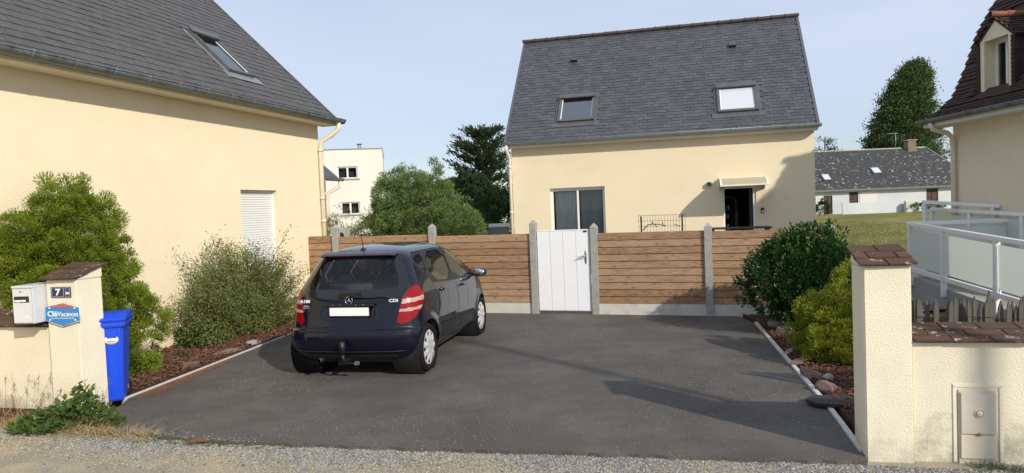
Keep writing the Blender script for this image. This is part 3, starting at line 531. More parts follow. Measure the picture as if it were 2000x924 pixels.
# dormer cheeks and little gable roof with their own tiles
for sx, xx in ((-1, DX0), (1, DX1)):
    ck = link('dormer_cheek', MB().add([(xx+sx*.02, 0.02, dz0), (xx+sx*.02, .95, dz0), (xx+sx*.02, .95, dz1), (xx+sx*.02, .02, dz1)], [(0, 1, 2, 3)]).mesh('dormer_cheek', M['brown_tile']), do)
    tm = MB().box((-.07, -.012, 0), (.07, .012, .11)).mesh('roof_tile', M['brown_tile'])
    for j in range(12):
        for i in range(5):
            o = link('roof_tile', tm, ck); o.location = (xx+sx*(.04), .06+(i+(.5 if j % 2 else 0))*.148, dz0+.01+j*.082); o.rotation_euler = (sx*-.0, -sx*.14, math.pi/2)
    # edge tiles up the front arris
    em = MB().box((-.045, -.03, 0), (.045, .03, .12)).mesh('edge_tile', M['brown_tile'])
    for j in range(12): o = link('edge_tile', em, do); o.location = (xx+sx*.045, .02, dz0+.0+j*.082); o.rotation_euler = (.12, -sx*.1, 0)
    pth = math.atan2(dpk-dz1, mx_-DX0); Lg = math.hypot(dpk-dz1, mx_-DX0)+.16
    gr_ = link('dormer_roof', MB().box((0, 0, -.03), (1.7, Lg, 0)).mesh('dormer_roof', M['brown_tile']), do)
    # local x runs into the house (for sx=+1 the frame is mirrored by turning round)
    if sx < 0: gr_.matrix_basis = Matrix.Translation((DX0-.13, 1.67, dz1-.12+.0)) @ Matrix.Rotation(-math.pi/2, 4, 'Z') @ Matrix.Rotation(pth, 4, 'X')
    else: gr_.matrix_basis = Matrix.Translation((DX1+.13, -.03, dz1-.12)) @ Matrix.Rotation(math.pi/2, 4, 'Z') @ Matrix.Rotation(pth, 4, 'X')
    cover(gr_, lambda u, v: 0 < u < 1.7, 1.7, Lg-.03, .14, .085, M['brown_tile'], name='roof_tile', thick=.014, tilt=.016, limit=60, ragged=1)
for i in range(5):
    o = MB().lathe([(.06, 0), (.07, .02), (.055, .33)], (0, 0, 0), 'y', 12).build('ridge_tile', material('orange_ridge', (.30, .10, .05), (.18, .07, .045), .8, 6), do) if i == 0 else link('ridge_tile', bpy.data.objects[rt0].data, do)
    if i == 0: rt0 = o.name
    o.location = (mx_, -.1+i*.32, dpk+.04)
# ================= DISTANCE =================
# white modern house
h5 = thing('house', 'white flat roofed modern house with two small windows beyond the garden', 'house', (-12.55, 42.2, 0), R(9.5))
hz = [(2.30, 3.48, 4.20, 4.92), (2.42, 3.52, 2.05, 2.80)]
wall_grid(0, 5.0, -.1, 5.93, hz, .15).add([(5, 0, -.1), (5, 8, -.1), (5, 8, 5.93), (5, 0, 5.93)], [(0, 1, 2, 3)]).add([(0, 0, 5.93), (5, 0, 5.93), (5, 8, 5.93), (0, 8, 5.93)], [(0, 1, 2, 3)]).build('wall', M['white_wall'], h5)
MB().box((-.03, -.03, 5.93), (5.03, 8, 5.99)).build('parapet', M['zinc_b'], h5)
for a, b, c, d in hz:
    wf = MB().box((a, .08, c), (a+.07, .13, d)).box((b-.07, .08, c), (b, .13, d)).box((a+.07, .08, c), (b-.07, .13, c+.07)).box((a+.07, .08, d-.07), (b-.07, .13, d)).box(((a+b)/2-.05, .075, c+.07), ((a+b)/2+.05, .125, d-.07)).build('window', M['white_pvc'], h5)
    for s_, e_ in ((a+.07, (a+b)/2-.05), ((a+b)/2+.05, b-.07)): MB().box((s_, .10, c+.07), (e_, .11, d-.07)).build('pane', M['glass'], wf)
    MB().box((a, .4, c), (b, .42, d)).build('interior', M['dark'], wf); MB().box((a-.05, -.06, c-.07), (b+.12, .1, c)).build('window_sill', M['concrete'], h5)
ch = MB().lathe([(.10, 5.99), (.10, 6.35)], (3.6, 1.5, 0), 'z', 14).build('chimney', M['steel'], h5); MB().lathe([(.16, 6.35), (.16, 6.40), (0, 6.42)], (3.6, 1.5, 0), 'z', 14).build('chimney_cap', M['black_metal'], ch)
MB().box((5.05, .2, 3.6), (5.10, .25, 4.3)).build('wall_post', M['black_metal'], h5)
# long low house at the back right
fx, fy = 30.0, 80.5
h6 = thing('house', 'long low white bungalow with lichen spotted slate roof beyond the lawn', 'house', (fx, fy, 0), R(-3))
LW = 22.0
fh = [(3.85, 7.0, -.05, 2.35), (7.9, 9.0, .75, 2.5), (7.9+8.4, 7.9+9.7, .6, 2.5)]
fh = [(5.35, 6.3, -.05, 2.05), (8.15, 9.15, .8, 2.35), (16.6, 17.9, .5, 2.4)]
wall_grid(-6, LW, -.1, 2.75, fh, .2).build('wall', M['far_wall'], h6)
M['slate_far'] = material('slate_lichen', (.030, .031, .034), (.055, .055, .056), .6, 2.5, 4, .3, 8, spec=.4, c3=(.34, .32, .25), s3=2.6, t3=(.58, .63), stretch=(1, 1, 1))
ra = math.atan2(5.0, 7.0); Lr = math.hypot(5, 7)
def tri_roof(pts, nm, par, mat): return MB().add(pts, [tuple(range(len(pts)))]).build(nm, mat, par)
ro = tri_roof([(-6.5, -.5, 2.65), (LW+.5, -.5, 2.65), (20.1, 6.8, 7.4), (-6.5, 6.8, 7.4)], 'roof', h6, M['slate_far'])
# slates of the far roof are far below ten pixels: low rows as real steps
rows = MB(); NR = 24
for j in range(NR):
    t0, t1 = j/NR, (j+1)/NR; xr0 = LW+.5-(LW+.5-20.1)*t0; xr1 = LW+.5-(LW+.5-20.1)*t1; y0_, y1_ = -.5+7.3*t0, -.5+7.3*t1; z0_, z1_ = 2.65+4.75*t0, 2.65+4.75*t1
    rows.add([(-6.5, y0_-.02, z0_+.05), (xr0, y0_-.02, z0_+.05), (xr1, y1_, z1_+.02), (-6.5, y1_, z1_+.02), (-6.5, y0_-.02, z0_+.0), (xr0, y0_-.02, z0_)], [(0, 1, 2, 3), (4, 5, 1, 0)])
tag(rows.build('slate_rows', M['slate_far'], ro), kind='stuff')
tri_roof([(LW+.5, -.5, 2.65), (LW+.5, 14.1, 2.65), (20.1, 6.8, 7.4)], 'hip_roof', h6, material('slate_far_hip', (.12, .10, .075), (.17, .15, .11), .9, 3, 4))
tri_roof([(-6.5, 6.8, 7.4), (20.1, 6.8, 7.4), (LW+.5, 14.1, 2.65), (-6.5, 14.1, 2.65)], 'rear_roof', h6, M['slate_far'])
MB().tube([(20.1, 6.8, 7.45), (LW+.5, -.5, 2.72)], .09, 6).build('hip_capping', M['concrete'], h6); MB().tube([(-6.5, 6.8, 7.45), (20.1, 6.8, 7.45)], .09, 6).build('ridge_capping', M['concrete'], h6)
MB().box((-6.5, -.62, 2.52), (LW+.5, -.5, 2.68)).build('gutter', M['zinc'], h6); MB().box((-6.5, -.5, 2.45), (LW+.5, -.01, 2.52)).build('soffit', M['white_wall'], h6)
chm = MB().box((17.7, 6.1, 6.9), (18.7, 7.1, 8.3)).build('chimney', material('chimney_stone', (.24, .19, .12), (.16, .13, .09), .9, 3), h6, .04); MB().box((17.6, 6.0, 8.3), (18.8, 7.2, 8.4)).build('chimney_cap', M['concrete'], chm)
an_ = MB().tube([(16.6, 6.8, 7.3), (16.6, 6.8, 9.4)], .04, 6).box((15.6, 6.78, 9.25), (16.9, 6.82, 9.31)); [an_.tube([(15.7+i*.3, 6.5, 9.28), (15.7+i*.3, 7.1, 9.28)], .025, 4) for i in range(4)]
an_.build('antenna', M['zinc_b'], h6)
def far_rw(u, t, w_, h_):
    zc = 2.65+4.75*t; yc = -.5+7.3*t; o = link('roof_window', MB().box((-w_/2, -h_/2, 0), (w_/2, h_/2, .12)).mesh('roof_window', M['frame_dark']), h6); o.location = (u, yc, zc+.04); o.rotation_euler = (math.atan2(4.75, 7.3), 0, 0)
    MB().box((-w_/2+.12, -h_/2+.12, .12), (w_/2-.12, h_/2-.12, .14)).build('pane', M['glass_blind'], o)
far_rw(6.3, .30, .95, 1.35); far_rw(12.3, .42, 1.05, 1.35)
brown = material('brown_shutter', (.10, .045, .03), (.06, .03, .022), .7, 2)
for a, b, c, d in fh:
    f_ = MB().box((a, .12, c), (b, .15, d)).build('shutter', brown, h6); MB().box(((a+b)/2-.03, .09, c), ((a+b)/2+.03, .12, d)).box((a, .09, (c+d)/2-.04), ((a+b)/2-.03, .12, (c+d)/2+.04)).build('shutter_rail', M['black'], f_)
gd = MB().box((2.6, -.04, 0), (5.2, -.0, 2.0)).build('garage_door', M['white_wall'], h6); [MB().box((2.62, -.055, .02+i*.33), (5.18, -.04, .30+i*.33)).build('door_panel', M['far_wall'], gd) for i in range(6)]
MB().box((9.3, -.03, .7), (11.2, -.0, 2.35)).build('closed_shutter', M['white_wall'], h6)
tw = thing('terrace_wall', 'low stained white terrace wall in front of the far bungalow', 'wall', to_world(h6, (6.5, -2.2, 0)), R(-3)); MB().box((0, 0, -.1), (6.9, .2, 1.15)).build('wall', M['far_wall'], tw); MB().box((6.7, -.03, -.1), (6.93, .22, 1.2)).build('end_post', M['white_wall'], tw)
tw = thing('garden_block', 'short pale wall stub on the far lawn right of the terrace wall', 'wall', to_world(h6, (14.2, -3.0, 0)), R(-3)); MB().box((-1.3, 0, -.1), (0.1, .5, 1.1)).build('wall', M['base_wall'], tw, .03)
# distant houses between the cypress and the cream house
h7 = thing('house', 'grey roofed distant house low behind the cypress', 'house', (-6.0, 62, 0), 0)
MB().box((0, 0, -.1), (14, 8, 3.1)).build('wall', M['white_wall'], h7); MB().add([(-.4, -.4, 3.0), (14.4, -.4, 3.0), (14.4, 4, 4.3), (-.4, 4, 4.3), (-.4, 8.4, 3), (14.4, 8.4, 3)], [(0, 1, 2, 3), (3, 2, 5, 4), (0, 3, 4), (1, 5, 2)]).build('roof', M['slate_far'], h7)
c7 = MB().box((5.0, 2, 3.6), (7.4, 3.2, 4.75)).build('chimney', M['white_wall'], h7); MB().box((4.8, 1.8, 4.9), (7.6, 3.4, 5.05)).box((5.0, 2, 4.75), (5.3, 3.2, 4.9)).box((6.1, 2, 4.75), (6.3, 3.2, 4.9)).box((7.1, 2, 4.75), (7.4, 3.2, 4.9)).build('chimney_cap', M['concrete'], c7)
MB().box((-1.6, -.5, 3.2), (2.5, 2, 4.0)).build('annex', M['far_wall'], h7)
# hills / far treeline
# ================= GARDEN ITEMS BEHIND THE FENCE =================
bx = thing('storage_box', 'dark anthracite storage box behind the fence left of the cream house', 'storage box', (-.30, 17.3, -.03), R(0))
MB().box((-.24, -.3, 0), (.24, .3, 1.60)).build('body', material('anthracite', (.02, .024, .028), None, .5), bx, .01); MB().box((-.26, -.33, 1.60), (.26, .33, 1.68)).build('lid', material('bluish_lid', (.12, .16, .18), None, .4), bx, .012)
vb = thing('duct_block', 'grey block with a round black opening behind the fence by the left house', 'duct', (-3.72, 15.6, 0), R(-10))
MB().box((-.13, -.12, 1.42), (.13, .12, 1.70)).build('block', M['concrete'], vb, .01); MB().lathe([(.085, -.125), (.095, -.14), (.075, -.14), (.075, -.02)], (.02, 0, 1.56), 'y', 20).build('rim', M['concrete'], vb); MB().lathe([(.075, -.135), (0, -.134)], (.02, 0, 1.56), 'y', 20).build('opening', M['dark'], vb); MB().box((-.05, -.05, -.03), (.05, .05, 1.42)).build('stand', M['concrete'], vb)
tr = thing('wire_trellis', 'wire mesh panel between two black stakes in front of the cream wall', 'trellis', to_world(h1, (3.37, -1.4, -.03)), R(-14))
for x in (.06, 1.0): MB().box((x-.018, -.02, 0), (x+.018, .02, 1.73)).build('stake', M['black'], tr)
for z in (1.75, 1.62, 1.49, 1.36): MB().tube([(0, 0, z), (1.07, 0, z-.01)], .004, 5).build('wire', M['black'], tr)
for i in range(17): MB().tube([(i*1.07/16, .005, 1.2), (i*1.07/16, .005, 1.755)], .003, 5).build('wire', M['black'], tr)
tv = MB(); tv.tube([(.1, .02, 1.40), (.2, .02, 1.52), (.32, .02, 1.54), (.45, .01, 1.53), (.6, .01, 1.50)], [.014, .012, .012, .01, .008], 6).tube([(.32, .02, 1.54), (.31, .03, 1.60)], .012, 5).tube([(.36, .02, 1.54), (.42, .01, 1.46)], .008, 5).tube([(.55, .01, 1.51), (.56, .03, 1.58)], .010, 5).tube([(.82, .02, 1.52), (.95, .02, 1.46)], .009, 5).tube([(.56, .01, 1.5), (.62, 0, 1.49)], .015, 5)
vn = tv.build('bare_vine', material('vine_bark', (.03, .022, .018), None, .9)); vn.location = tr.location; vn.rotation_euler = (0, 0, R(-14)); tag(vn, 'knotty bare vine stem tied along the wire mesh panel', 'vine')
gt = thing('garden_table', 'dark edged flat table top just showing over the fence before the doorway', 'table', to_world(h1, (4.98, -1.6, -.03)), R(-14))
MB().box((0, 0, 1.37), (1.35, .7, 1.40)).build('table_top', M['black'], gt, .008)
for x, y in ((.05, .05), (1.25, .05), (.05, .6), (1.25, .6)): MB().box((x, y, 0), (x+.05, y+.05, 1.37)).build('leg', M['black'], gt)
# ================= FENCE =================
fe = thing('plank_fence', 'horizontal pine plank fence between grey concrete posts across the driveway', 'fence', FP, -FA)
post_u = [-4.395, -2.145, -.025, 1.145, 3.17, 5.12]
post_z = [1.75, 1.70, 1.71, 1.61, 1.56, 1.50]
pm = {}
for u, z in zip(post_u, post_z):
    h_ = .062
    mb = MB().box((-h_, -.06, -.1), (h_, .06, z)); mb.add([(-h_, -.06, z), (h_, -.06, z), (h_, .06, z), (-h_, .06, z), (0, 0, z+.075)], [(0, 1, 4), (1, 2, 4), (2, 3, 4), (3, 0, 4)])
    mb.build('post', M['concrete'], fe, 0, (u, 0, 0))
panels = [(-5.26, -4.455, .19, 1.575), (-4.335, -2.205, .20, 1.55), (-2.085, -.085, .20, 1.51), (1.205, 3.11, .20, 1.485), (3.23, 5.06, .195, 1.47)]
for a, b, z0, z1 in panels:
    n = 10; hh = (z1-z0)/n; me = None
    for i in range(n):
        if me is None: me = MB().box((0, -.016, 0), (b-a, .006, hh-.012)).box((0, .0065, -.003), (b-a, .014, hh+.003)).mesh('plank', M['wood'], .003)
        o = link('plank', me, fe); o.location = (a, random.gauss(-.002, .0035), z0+i*hh+.003); o.rotation_euler = (random.gauss(0, .012), 0, random.gauss(0, .0008))
    MB().box((a-.01, -.026, -.1), (b+.01, .026, z0-.004)).build('base_panel', M['base_wall'], fe)
MB().box((-5.30, -.03, 0), (-5.262, .03, 1.60)).build('end_batten', M['wood'], fe)
ga = thing('garden_gate', 'white boarded metal gate with lever handle in the plank fence', 'gate', (FW(.045)[0], FW(.045)[1], 0), -FA)
MB().box((0, -.012, .05), (1.012, .02, 1.565)).build('gate_frame', M['gate_white'], ga, .004)
for i in range(4): MB().box((.006+i*.25, -.024, .06), (.25+i*.25-.0, -.012, 1.553)).build('board', M['gate_white'], ga, .0035)
MB().box((.0, -.028, 1.553), (1.012, .024, 1.572)).build('top_rail', M['gate_white'], ga, .003)
MB().box((.905, -.034, 1.520), (.968, -.024, 1.548)).build('maker_plate', M['black'], ga)
hd = MB().ellipsoid((.935, -.028, 1.06), (.022, .008, .135), 14, 10).build('lock_plate', M['steel'], ga)
MB().tube([(.935, -.03, 1.08), (.935, -.075, 1.08), (.90, -.08, 1.082), (.83, -.078, 1.06), (.79, -.075, 1.045)], [.011, .011, .011, .009, .007], 10).build('lever', M['steel'], hd)
for z in (.25, .78, 1.32): MB().lathe([(.012, z-.05), (.012, z+.05)], (-.012, -.01, 0), 'z', 8).build('hinge', M['steel'], ga)
# ================= PILLARS AND GARDEN WALLS =================
def coping(parent, x0, x1, y0, y1, z0, z1, rows, wt, over=.03):
    """rows of flat tiles rising towards the back"""
    n = max(1, round((x1-x0)/wt)); wt = (x1-x0)/n; ex = (y1-y0)/rows; an = math.atan2(z1-z0, y1-y0)
    for j in range(rows):
        for i in range(-1 if j % 2 else 0, n):
            a = x0+(i+(.5 if j % 2 else 0))*wt; b = min(a+wt, x1); a = max(a, x0)
            if b-a < .02: continue
            o = MB().box((.003, -.01, 0), (b-a-.003, ex*1.35, .016)).build('coping_tile', M['coping'], parent, .004)
            o.location = (a, y0+j*ex, z0+(z1-z0)*j/rows+.016+random.gauss(0, .002)); o.rotation_euler = (an-.055+random.gauss(0, .012), random.gauss(0, .012), random.gauss(0, .012))
pa = R(-12.4)
p1 = thing('gate_pillar', 'right hand cream rendered pillar with brown tiles at the driveway mouth', 'pillar', (2.635, 5.345, -.08), pa)
MB().prism([(0, 0), (.335, 0), (.335, .34), (0, .34)], 0, 1.54, 'z').build('shaft', M['pillar'], p1, .012)
bpy.data.objects[p1.children[0].name].data  # shaft
MB().add([(0, 0, 1.54), (.335, 0, 1.54), (.335, .34, 1.54), (0, .34, 1.54), (0, .34, 1.63), (.335, .34, 1.63)], [(0, 1, 5, 4), (1, 2, 5), (0, 4, 3), (2, 3, 4, 5)]).build('sloped_head', M['pillar'], p1)
coping(p1, -.035, .375, -.035, .36, 1.535, 1.645, 3, .21)
w1 = thing('garden_wall', 'low rough cream wall with lichen spotted tile coping right of the pillar', 'wall', (2.98, 5.29, -.08), pa)
MB().box((0, .03, 0), (3.2, .29, .95)).build('wall', M['garden_wall'], w1)
coping(w1, 0, 3.2, -.02, .32, .950, 1.02, 3, .27)
# meter box
mt = thing('meter_box', 'cream utility meter box with a round knob set in the low wall', 'meter box', (2.98+.30*math.cos(pa), 5.29+.30*math.sin(pa), -.08), pa)
creamp = material('cream_plastic', (.66, .58, .46), (.60, .53, .43), .5, 2, 4)
MB().box((0, .015, .03), (.255, .05, .60)).build('frame', creamp, mt, .004)
MB().box((.012, .0, .27), (.243, .015, .585)).build('upper_door', material('door_grey_cream', (.58, .52, .45), (.53, .47, .41), .55, 8, 5), mt, .004)
MB().box((.010, .002, .085), (.245, .015, .265)).build('lower_door', creamp, mt, .004)
k_ = MB().lathe([(.036, .0), (.036, -.005), (.030, -.007), (.028, -.004)], (.135, 0, .43), 'y', 24).build('ring', creamp, mt); MB().lathe([(.021, 0), (.021, -.014), (.018, -.017), (0, -.017)], (.135, 0, .43), 'y', 20).build('knob', creamp, mt)
lk = MB().box((.115, -.008, .264), (.150, .0, .276)).box((.127, -.012, .262), (.137, -.004, .284)).build('latch', material('brass', (.35, .30, .12), None, .4, metal=.8), mt)
for q in ((-.045, .0, -.02, .66), (.275, .0, .32, .66)): MB().box((q[0] if q[0] > 0 else -.035, .022, .05), (q[0]+.03 if q[0] > 0 else -.005, .036, .63)).build('mortar_strip', M['pillar'], mt, .004)
MB().box((-.035, .022, .615), (.305, .035, .645)).build('mortar_strip', M['pillar'], mt, .004)
# left pillar and wall
pb = R(-14)
p2 = thing('gate_pillar', 'left hand cream pillar with brown tiles carrying the house number', 'pillar', (-4.60, 7.45, -.06), pb)
MB().box((-.40, 0, 0), (0, .34, 1.50)).build('shaft', M['pillar'], p2, .012)
MB().add([(-.40, 0, 1.50), (0, 0, 1.50), (0, .34, 1.50), (-.40, .34, 1.50), (-.40, .34, 1.62), (0, .34, 1.62)], [(0, 1, 5, 4), (1, 2, 5), (0, 4, 3), (2, 3, 4, 5)]).build('sloped_head', M['pillar'], p2)
coping(p2, -.445, .035, -.045, .37, 1.495, 1.625, 3, .21)
w2 = thing('garden_wall', 'low cream wall with mossy tile coping left of the numbered pillar', 'wall', (-4.60-.42*math.cos(pb), 7.45-.42*math.sin(pb), -.06), pb)
MB().box((-3.4, .05, 0), (0, .30, .985)).build('wall', M['garden_wall'], w2)
MB().box((-.004, .03, 0), (.014, .06, .97)).build('joint_strip', M['zinc'], w2)
coping(w2, -3.4, 0.012, -.0, .36, .985, 1.11, 3, .27)
def text(parent, body, size, x, y, z, mat, ext=.0015, align='CENTER', name='lettering', sx=1.0, rot=(math.pi/2, 0, 0), bold=0):
    c = bpy.data.curves.new(name, 'FONT'); c.body = body; c.size = size; c.extrude = ext; c.align_x = align; c.align_y = 'CENTER'; c.offset = bold; c.materials.append(mat)
    tmp = bpy.data.objects.new(name, c); COL.objects.link(tmp); dg = bpy.context.evaluated_depsgraph_get(); me = bpy.data.meshes.new_from_object(tmp.evaluated_get(dg)); bpy.data.objects.remove(tmp); o = link(name, me, parent, (x, y, z)); o.rotation_euler = rot; o.scale = (sx, 1, 1); return o
navy = material('navy_enamel', (.012, .016, .075), None, .25); whitee = material('white_enamel', (.8, .8, .8), None, .3)
hp = thing('number_plate_sign', 'navy enamel house number plate reading 7 BIS on the left pillar', 'number plate', to_world(p2, (-.19, -.004, 1.37)), pb)
hp.scale = (1.3, 1, 1)
def framed(x0, x1, z0, z1, par, t=.003, inset=.008):
    MB().box((x0, -.008, z0), (x1, .001, z1)).build('plate', navy, par)
    m_ = MB()
    a, b, c, d = x0+inset, x1-inset, z0+inset, z1-inset
    for q in ((a, b, c, c+t), (a, b, d-t, d), (a, a+t, c+t, d-t), (b-t, b, c+t, d-t)): m_.box((q[0], -.0095, q[2]), (q[1], -.008, q[3]))
    m_.build('border', material('light_line', (.45, .47, .55), None, .4), par)
framed(-.10, .035, -.055, .055, hp); framed(.037, .093, -.055, .055, hp, .0025, .006)
text(hp, '7', .095, -.032, -.009, -.002, whitee, sx=1.0, bold=.003); text(hp, 'BIS', .034, .065, -.009, -.012, whitee, sx=.75, bold=.001)
MB().ellipsoid((.065, -.0085, .030), (.010, .002, .006), 10, 6).build('mark', material('blue_mark', (.1, .13, .3), None, .4), hp)
sg = thing('holiday_rental_sign', 'blue hexagonal holiday rental sign with red roof strip on the left pillar', 'sign', to_world(p2, (-.175, -.02, 1.135)), pb)
sg.scale = (1.2, 1, 1)
blue = material('sign_blue', (.02, .19, .50), (.025, .21, .53), .35, 3); red = material('sign_red', (.45, .11, .11), None, .4)
hw = .185
MB().prism([(-hw, -.065), (0, -.125), (hw, -.065), (hw, .075), (-hw, .075)], -.006, 0).build('board', blue, sg)
MB().prism([(-hw*.93, .077), (hw*.93, .077), (0, .12)], -.006, 0).build('red_strip', red, sg)
pale = material('edge_white', (.7, .75, .8), None, .4)
e_ = MB(); hexp = [(-hw, -.065), (0, -.125), (hw, -.065), (hw, .077), (0, .122), (-hw, .077)]
for (a, b), (c, d) in zip(hexp, hexp[1:]+hexp[:1]): e_.tube([(a, -.004, b), (c, -.004, d)], .003, 6)
e_.build('edge', pale, sg)
text(sg, 'Clé', .076, -.16, -.008, .005, whitee, align='LEFT', bold=.0016); text(sg, 'Vaca', .074, -.052, -.008, .004, whitee, align='LEFT', sx=.86); text(sg, 'nces', .074, .066, -.008, .004, whitee, align='LEFT', sx=.80)
MB().prism([(.045, -.004), (.052, -.004), (.078, .042), (.070, .043)], -.0085, -.0065).prism([(.066, .02), (.072, .02), (.060, .040), (.055, .038)], -.0085, -.0065).build('accent_mark', red, sg)
text(sg, 'LOCATION DE VACANCES CERTIFIÉE', .0165, 0, -.008, -.040, pale, sx=.9)
for x in (-.135, .135):
    for z in (-.058, .068): MB().ellipsoid((x, -.008, z), (.011, .004, .009), 10, 6).build('screw_cap', whitee, sg)
MB().box((-.17, -.0, -.05), (-.13, .018, .06)).box((.13, 0, -.05), (.17, .018, .06)).build('standoff', M['steel'], sg)
mbx = thing('mailbox', 'pale grey metal mailbox with black name slot beside the left pillar', 'mailbox', to_world(p2, (-.395, -.16, 1.06)), R(-8))
mbx.scale = (.88, 1, 1)
grey = material('mailbox_grey', (.60, .62, .65), (.56, .58, .61), .35, 3, 3)
MB().prism([(-.275, 0), (0, 0), (0, .40), (-.275, .38)], 0, .36).build('body', grey, mbx, .008)
MB().box((-.265, -.008, .01), (-.012, .0, .372)).build('door', grey, mbx, .004); MB().box((-.278, -.012, .375), (.004, .36, .40)).build('lid', grey, mbx, .006)
MB().box((-.245, -.012, .225), (-.045, -.007, .29)).build('name_slot', M['black'], mbx, .003); MB().box((-.235, -.014, .232), (-.16, -.012, .252)).box((-.155, -.014, .236), (-.085, -.012, .253)).build('name_strip', whitee, mbx)
MB().lathe([(.013, 0), (.013, -.014), (0, -.016)], (-.150, 0, .345), 'y', 14).build('lock', M['steel'], mbx); MB().box((-.105, -.010, .06), (-.06, -.007, .085)).build('label', material('silver_label', (.7, .7, .7), None, .3), mbx)
# ================= BLUE BIN =================
bn = thing('wheelie_bin', 'bright blue wheelie bin with white oval sticker behind the left pillar', 'bin', (-4.64, 7.97, .0), R(20))
bn.scale = (.93, .93, .94)
bb = material('blue_plastic', (.010, .065, .62), (.012, .07, .66), .38, 2, 3)
def taper(mb, x0, x1, y0, y1, z0, X0_, X1_, Y0_, Y1_, z1): return mb.add([(x0, y0, z0), (x1, y0, z0), (x1, y1, z0), (x0, y1, z0), (X0_, Y0_, z1), (X1_, Y0_, z1), (X1_, Y1_, z1), (X0_, Y1_, z1)], [(3, 2, 1, 0), (4, 5, 6, 7), (0, 1, 5, 4), (1, 2, 6, 5), (2, 3, 7, 6), (3, 0, 4, 7)])
b_ = taper(MB(), -.19, .19, -.19, .22, .04, -.245, .245, -.25, .27, .96); b_.build('body', bb, bn, .018)
for x in (-.12, .12): taper(MB(), x-.045, x+.045, -.20, -.18, .10, x-.06, x+.06, -.262, -.24, .90).build('rib', bb, bn, .006)
MB().box((-.275, -.29, .93), (.275, .30, 1.00)).build('rim', bb, bn, .015)
ld = MB().prism([(-.31, 1.0), (.33, 1.0), (.33, 1.035), (.1, 1.085), (-.15, 1.08), (-.31, 1.03)], -.285, .285, 'x'); ld.build('lid', bb, bn, .012)
MB().lathe([(.016, -.24), (.016, .24)], (0, .38, .97), 'x', 10).box((-.2, .28, .95), (-.16, .40, .99)).box((.16, .28, .95), (.2, .40, .99)).build('handle', bb, bn)
for x in (-.215, .175): MB().lathe([(.03, 0), (.09, 0), (.10, .008), (.10, .035), (.09, .04), (.03, .04)], (x, .24, .10), 'x', 20, close=True).build('wheel', M['black'], bn)
stk = MB().lathe([(0, -.003), (.075, -.003), (.075, 0)], (0, 0, 0), 'y', 28).build('sticker', whitee, bn); stk.location = (.115, -.252, .78); stk.rotation_euler = (-.06, 0, 0); stk.scale = (1, 1, .72)
for zz, wd_ in ((.030, .05), (-.022, .075)): MB().box((-wd_/2, -.0045, zz-.006), (wd_/2, -.003, zz+.006)).build('print_line', material('print_blue', (.05, .1, .35), None, .5), stk)
# ================= RIGHT NEIGHBOUR'S RAMP =================
def railing(label, p, q, z0, z1, posts, h=.98, bot=.12, glass_=True, gm=None):
    p = Vector((*p, z0)); q = Vector((*q, z1)); d = q-p; hl = math.hypot(d.x, d.y); t = thing('railing', label, 'railing', p, math.atan2(d.y, d.x), 'white railings round the neighbour\'s ramp')
    def zz(x): return (z1-z0)*x/hl
    def bar(nm, za, zb, y=.035, x0=-.04, x1=None):
        x1 = hl+.04 if x1 is None else x1
        MB().add([(x0, -y, zz(x0)+za), (x1, -y, zz(x1)+za), (x1, y, zz(x1)+za), (x0, y, zz(x0)+za), (x0, -y, zz(x0)+zb), (x1, -y, zz(x1)+zb), (x1, y, zz(x1)+zb), (x0, y, zz(x0)+zb)], [(3, 2, 1, 0), (4, 5, 6, 7), (0, 1, 5, 4), (1, 2, 6, 5), (2, 3, 7, 6), (3, 0, 4, 7)]).build(nm, M['white_paint'], t, .005)
    bar('top_rail', h-.0, h+.07, .045); bar('bottom_rail', bot, bot+.08, .03)
    for x in posts: MB().box((x-.035, -.04, zz(x)-.15), (x+.035, .04, zz(x)+h-.002)).build('post', M['white_paint'], t, .005)
    if glass_:
        for a, b in zip(posts, posts[1:]):
            MB().add([(a+.05, -.006, zz(a)+bot+.12), (b-.05, -.006, zz(b)+bot+.12), (b-.05, -.006, zz(b)+h-.06), (a+.05, -.006, zz(a)+h-.06), (a+.05, .006, zz(a)+bot+.12), (b-.05, .006, zz(b)+bot+.12), (b-.05, .006, zz(b)+h-.06), (a+.05, .006, zz(a)+h-.06)], [(0, 1, 2, 3), (7, 6, 5, 4), (0, 4, 5, 1), (1, 5, 6, 2), (2, 6, 7, 3), (3, 7, 4, 0)]).build('glass_panel', gm or frost, t)
            [MB().box((x, -.012, zz(x)+bot+.075), (x+.03, .012, zz(x)+bot+.15)).build('glass_clip', M['white_paint'], t) for x in (a+.06, b-.10)]
    return t
def frosted():
    m = bpy.data.materials.new('frosted_glass'); m.use_nodes = True; n = m.node_tree.nodes; k = m.node_tree.links.new
    b = n['Principled BSDF']; b.inputs['Base Color'].default_value = (.82, .86, .84, 1); b.inputs['Roughness'].default_value = .25
    tr = n.new('ShaderNodeBsdfTransparent'); tr.inputs[0].default_value = (.85, .9, .88, 1); tl = n.new('ShaderNodeBsdfTranslucent'); tl.inputs[0].default_value = (.88, .92, .90, 1)
    a = n.new('ShaderNodeMixShader'); a.inputs[0].default_value = .45; k(b.outputs[0], a.inputs[1]); k(tl.outputs[0], a.inputs[2])
    c = n.new('ShaderNodeMixShader'); c.inputs[0].default_value = .22; k(a.outputs[0], c.inputs[1]); k(tr.outputs[0], c.inputs[2]); k(c.outputs[0], n['Material Output'].inputs[0]); return m
frost = frosted()
railing('white glass railing sloping down beside the ramp nearest the right pillar', (7.52, 13.4), (7.15, 9.2), .40, .17, [0, 1.2, 2.75, 4.1])
railing('long bright white railing crossing level behind the sloping ramp railing', (7.54, 13.48), (10.6, 12.9), .40, .41, [.10, 1.9, 3.0])
railing('white railing slanting towards the cream wall in the middle row', (8.9, 15.0), (9.3, 12.4), .62, .50, [0, 1.0, 2.2])
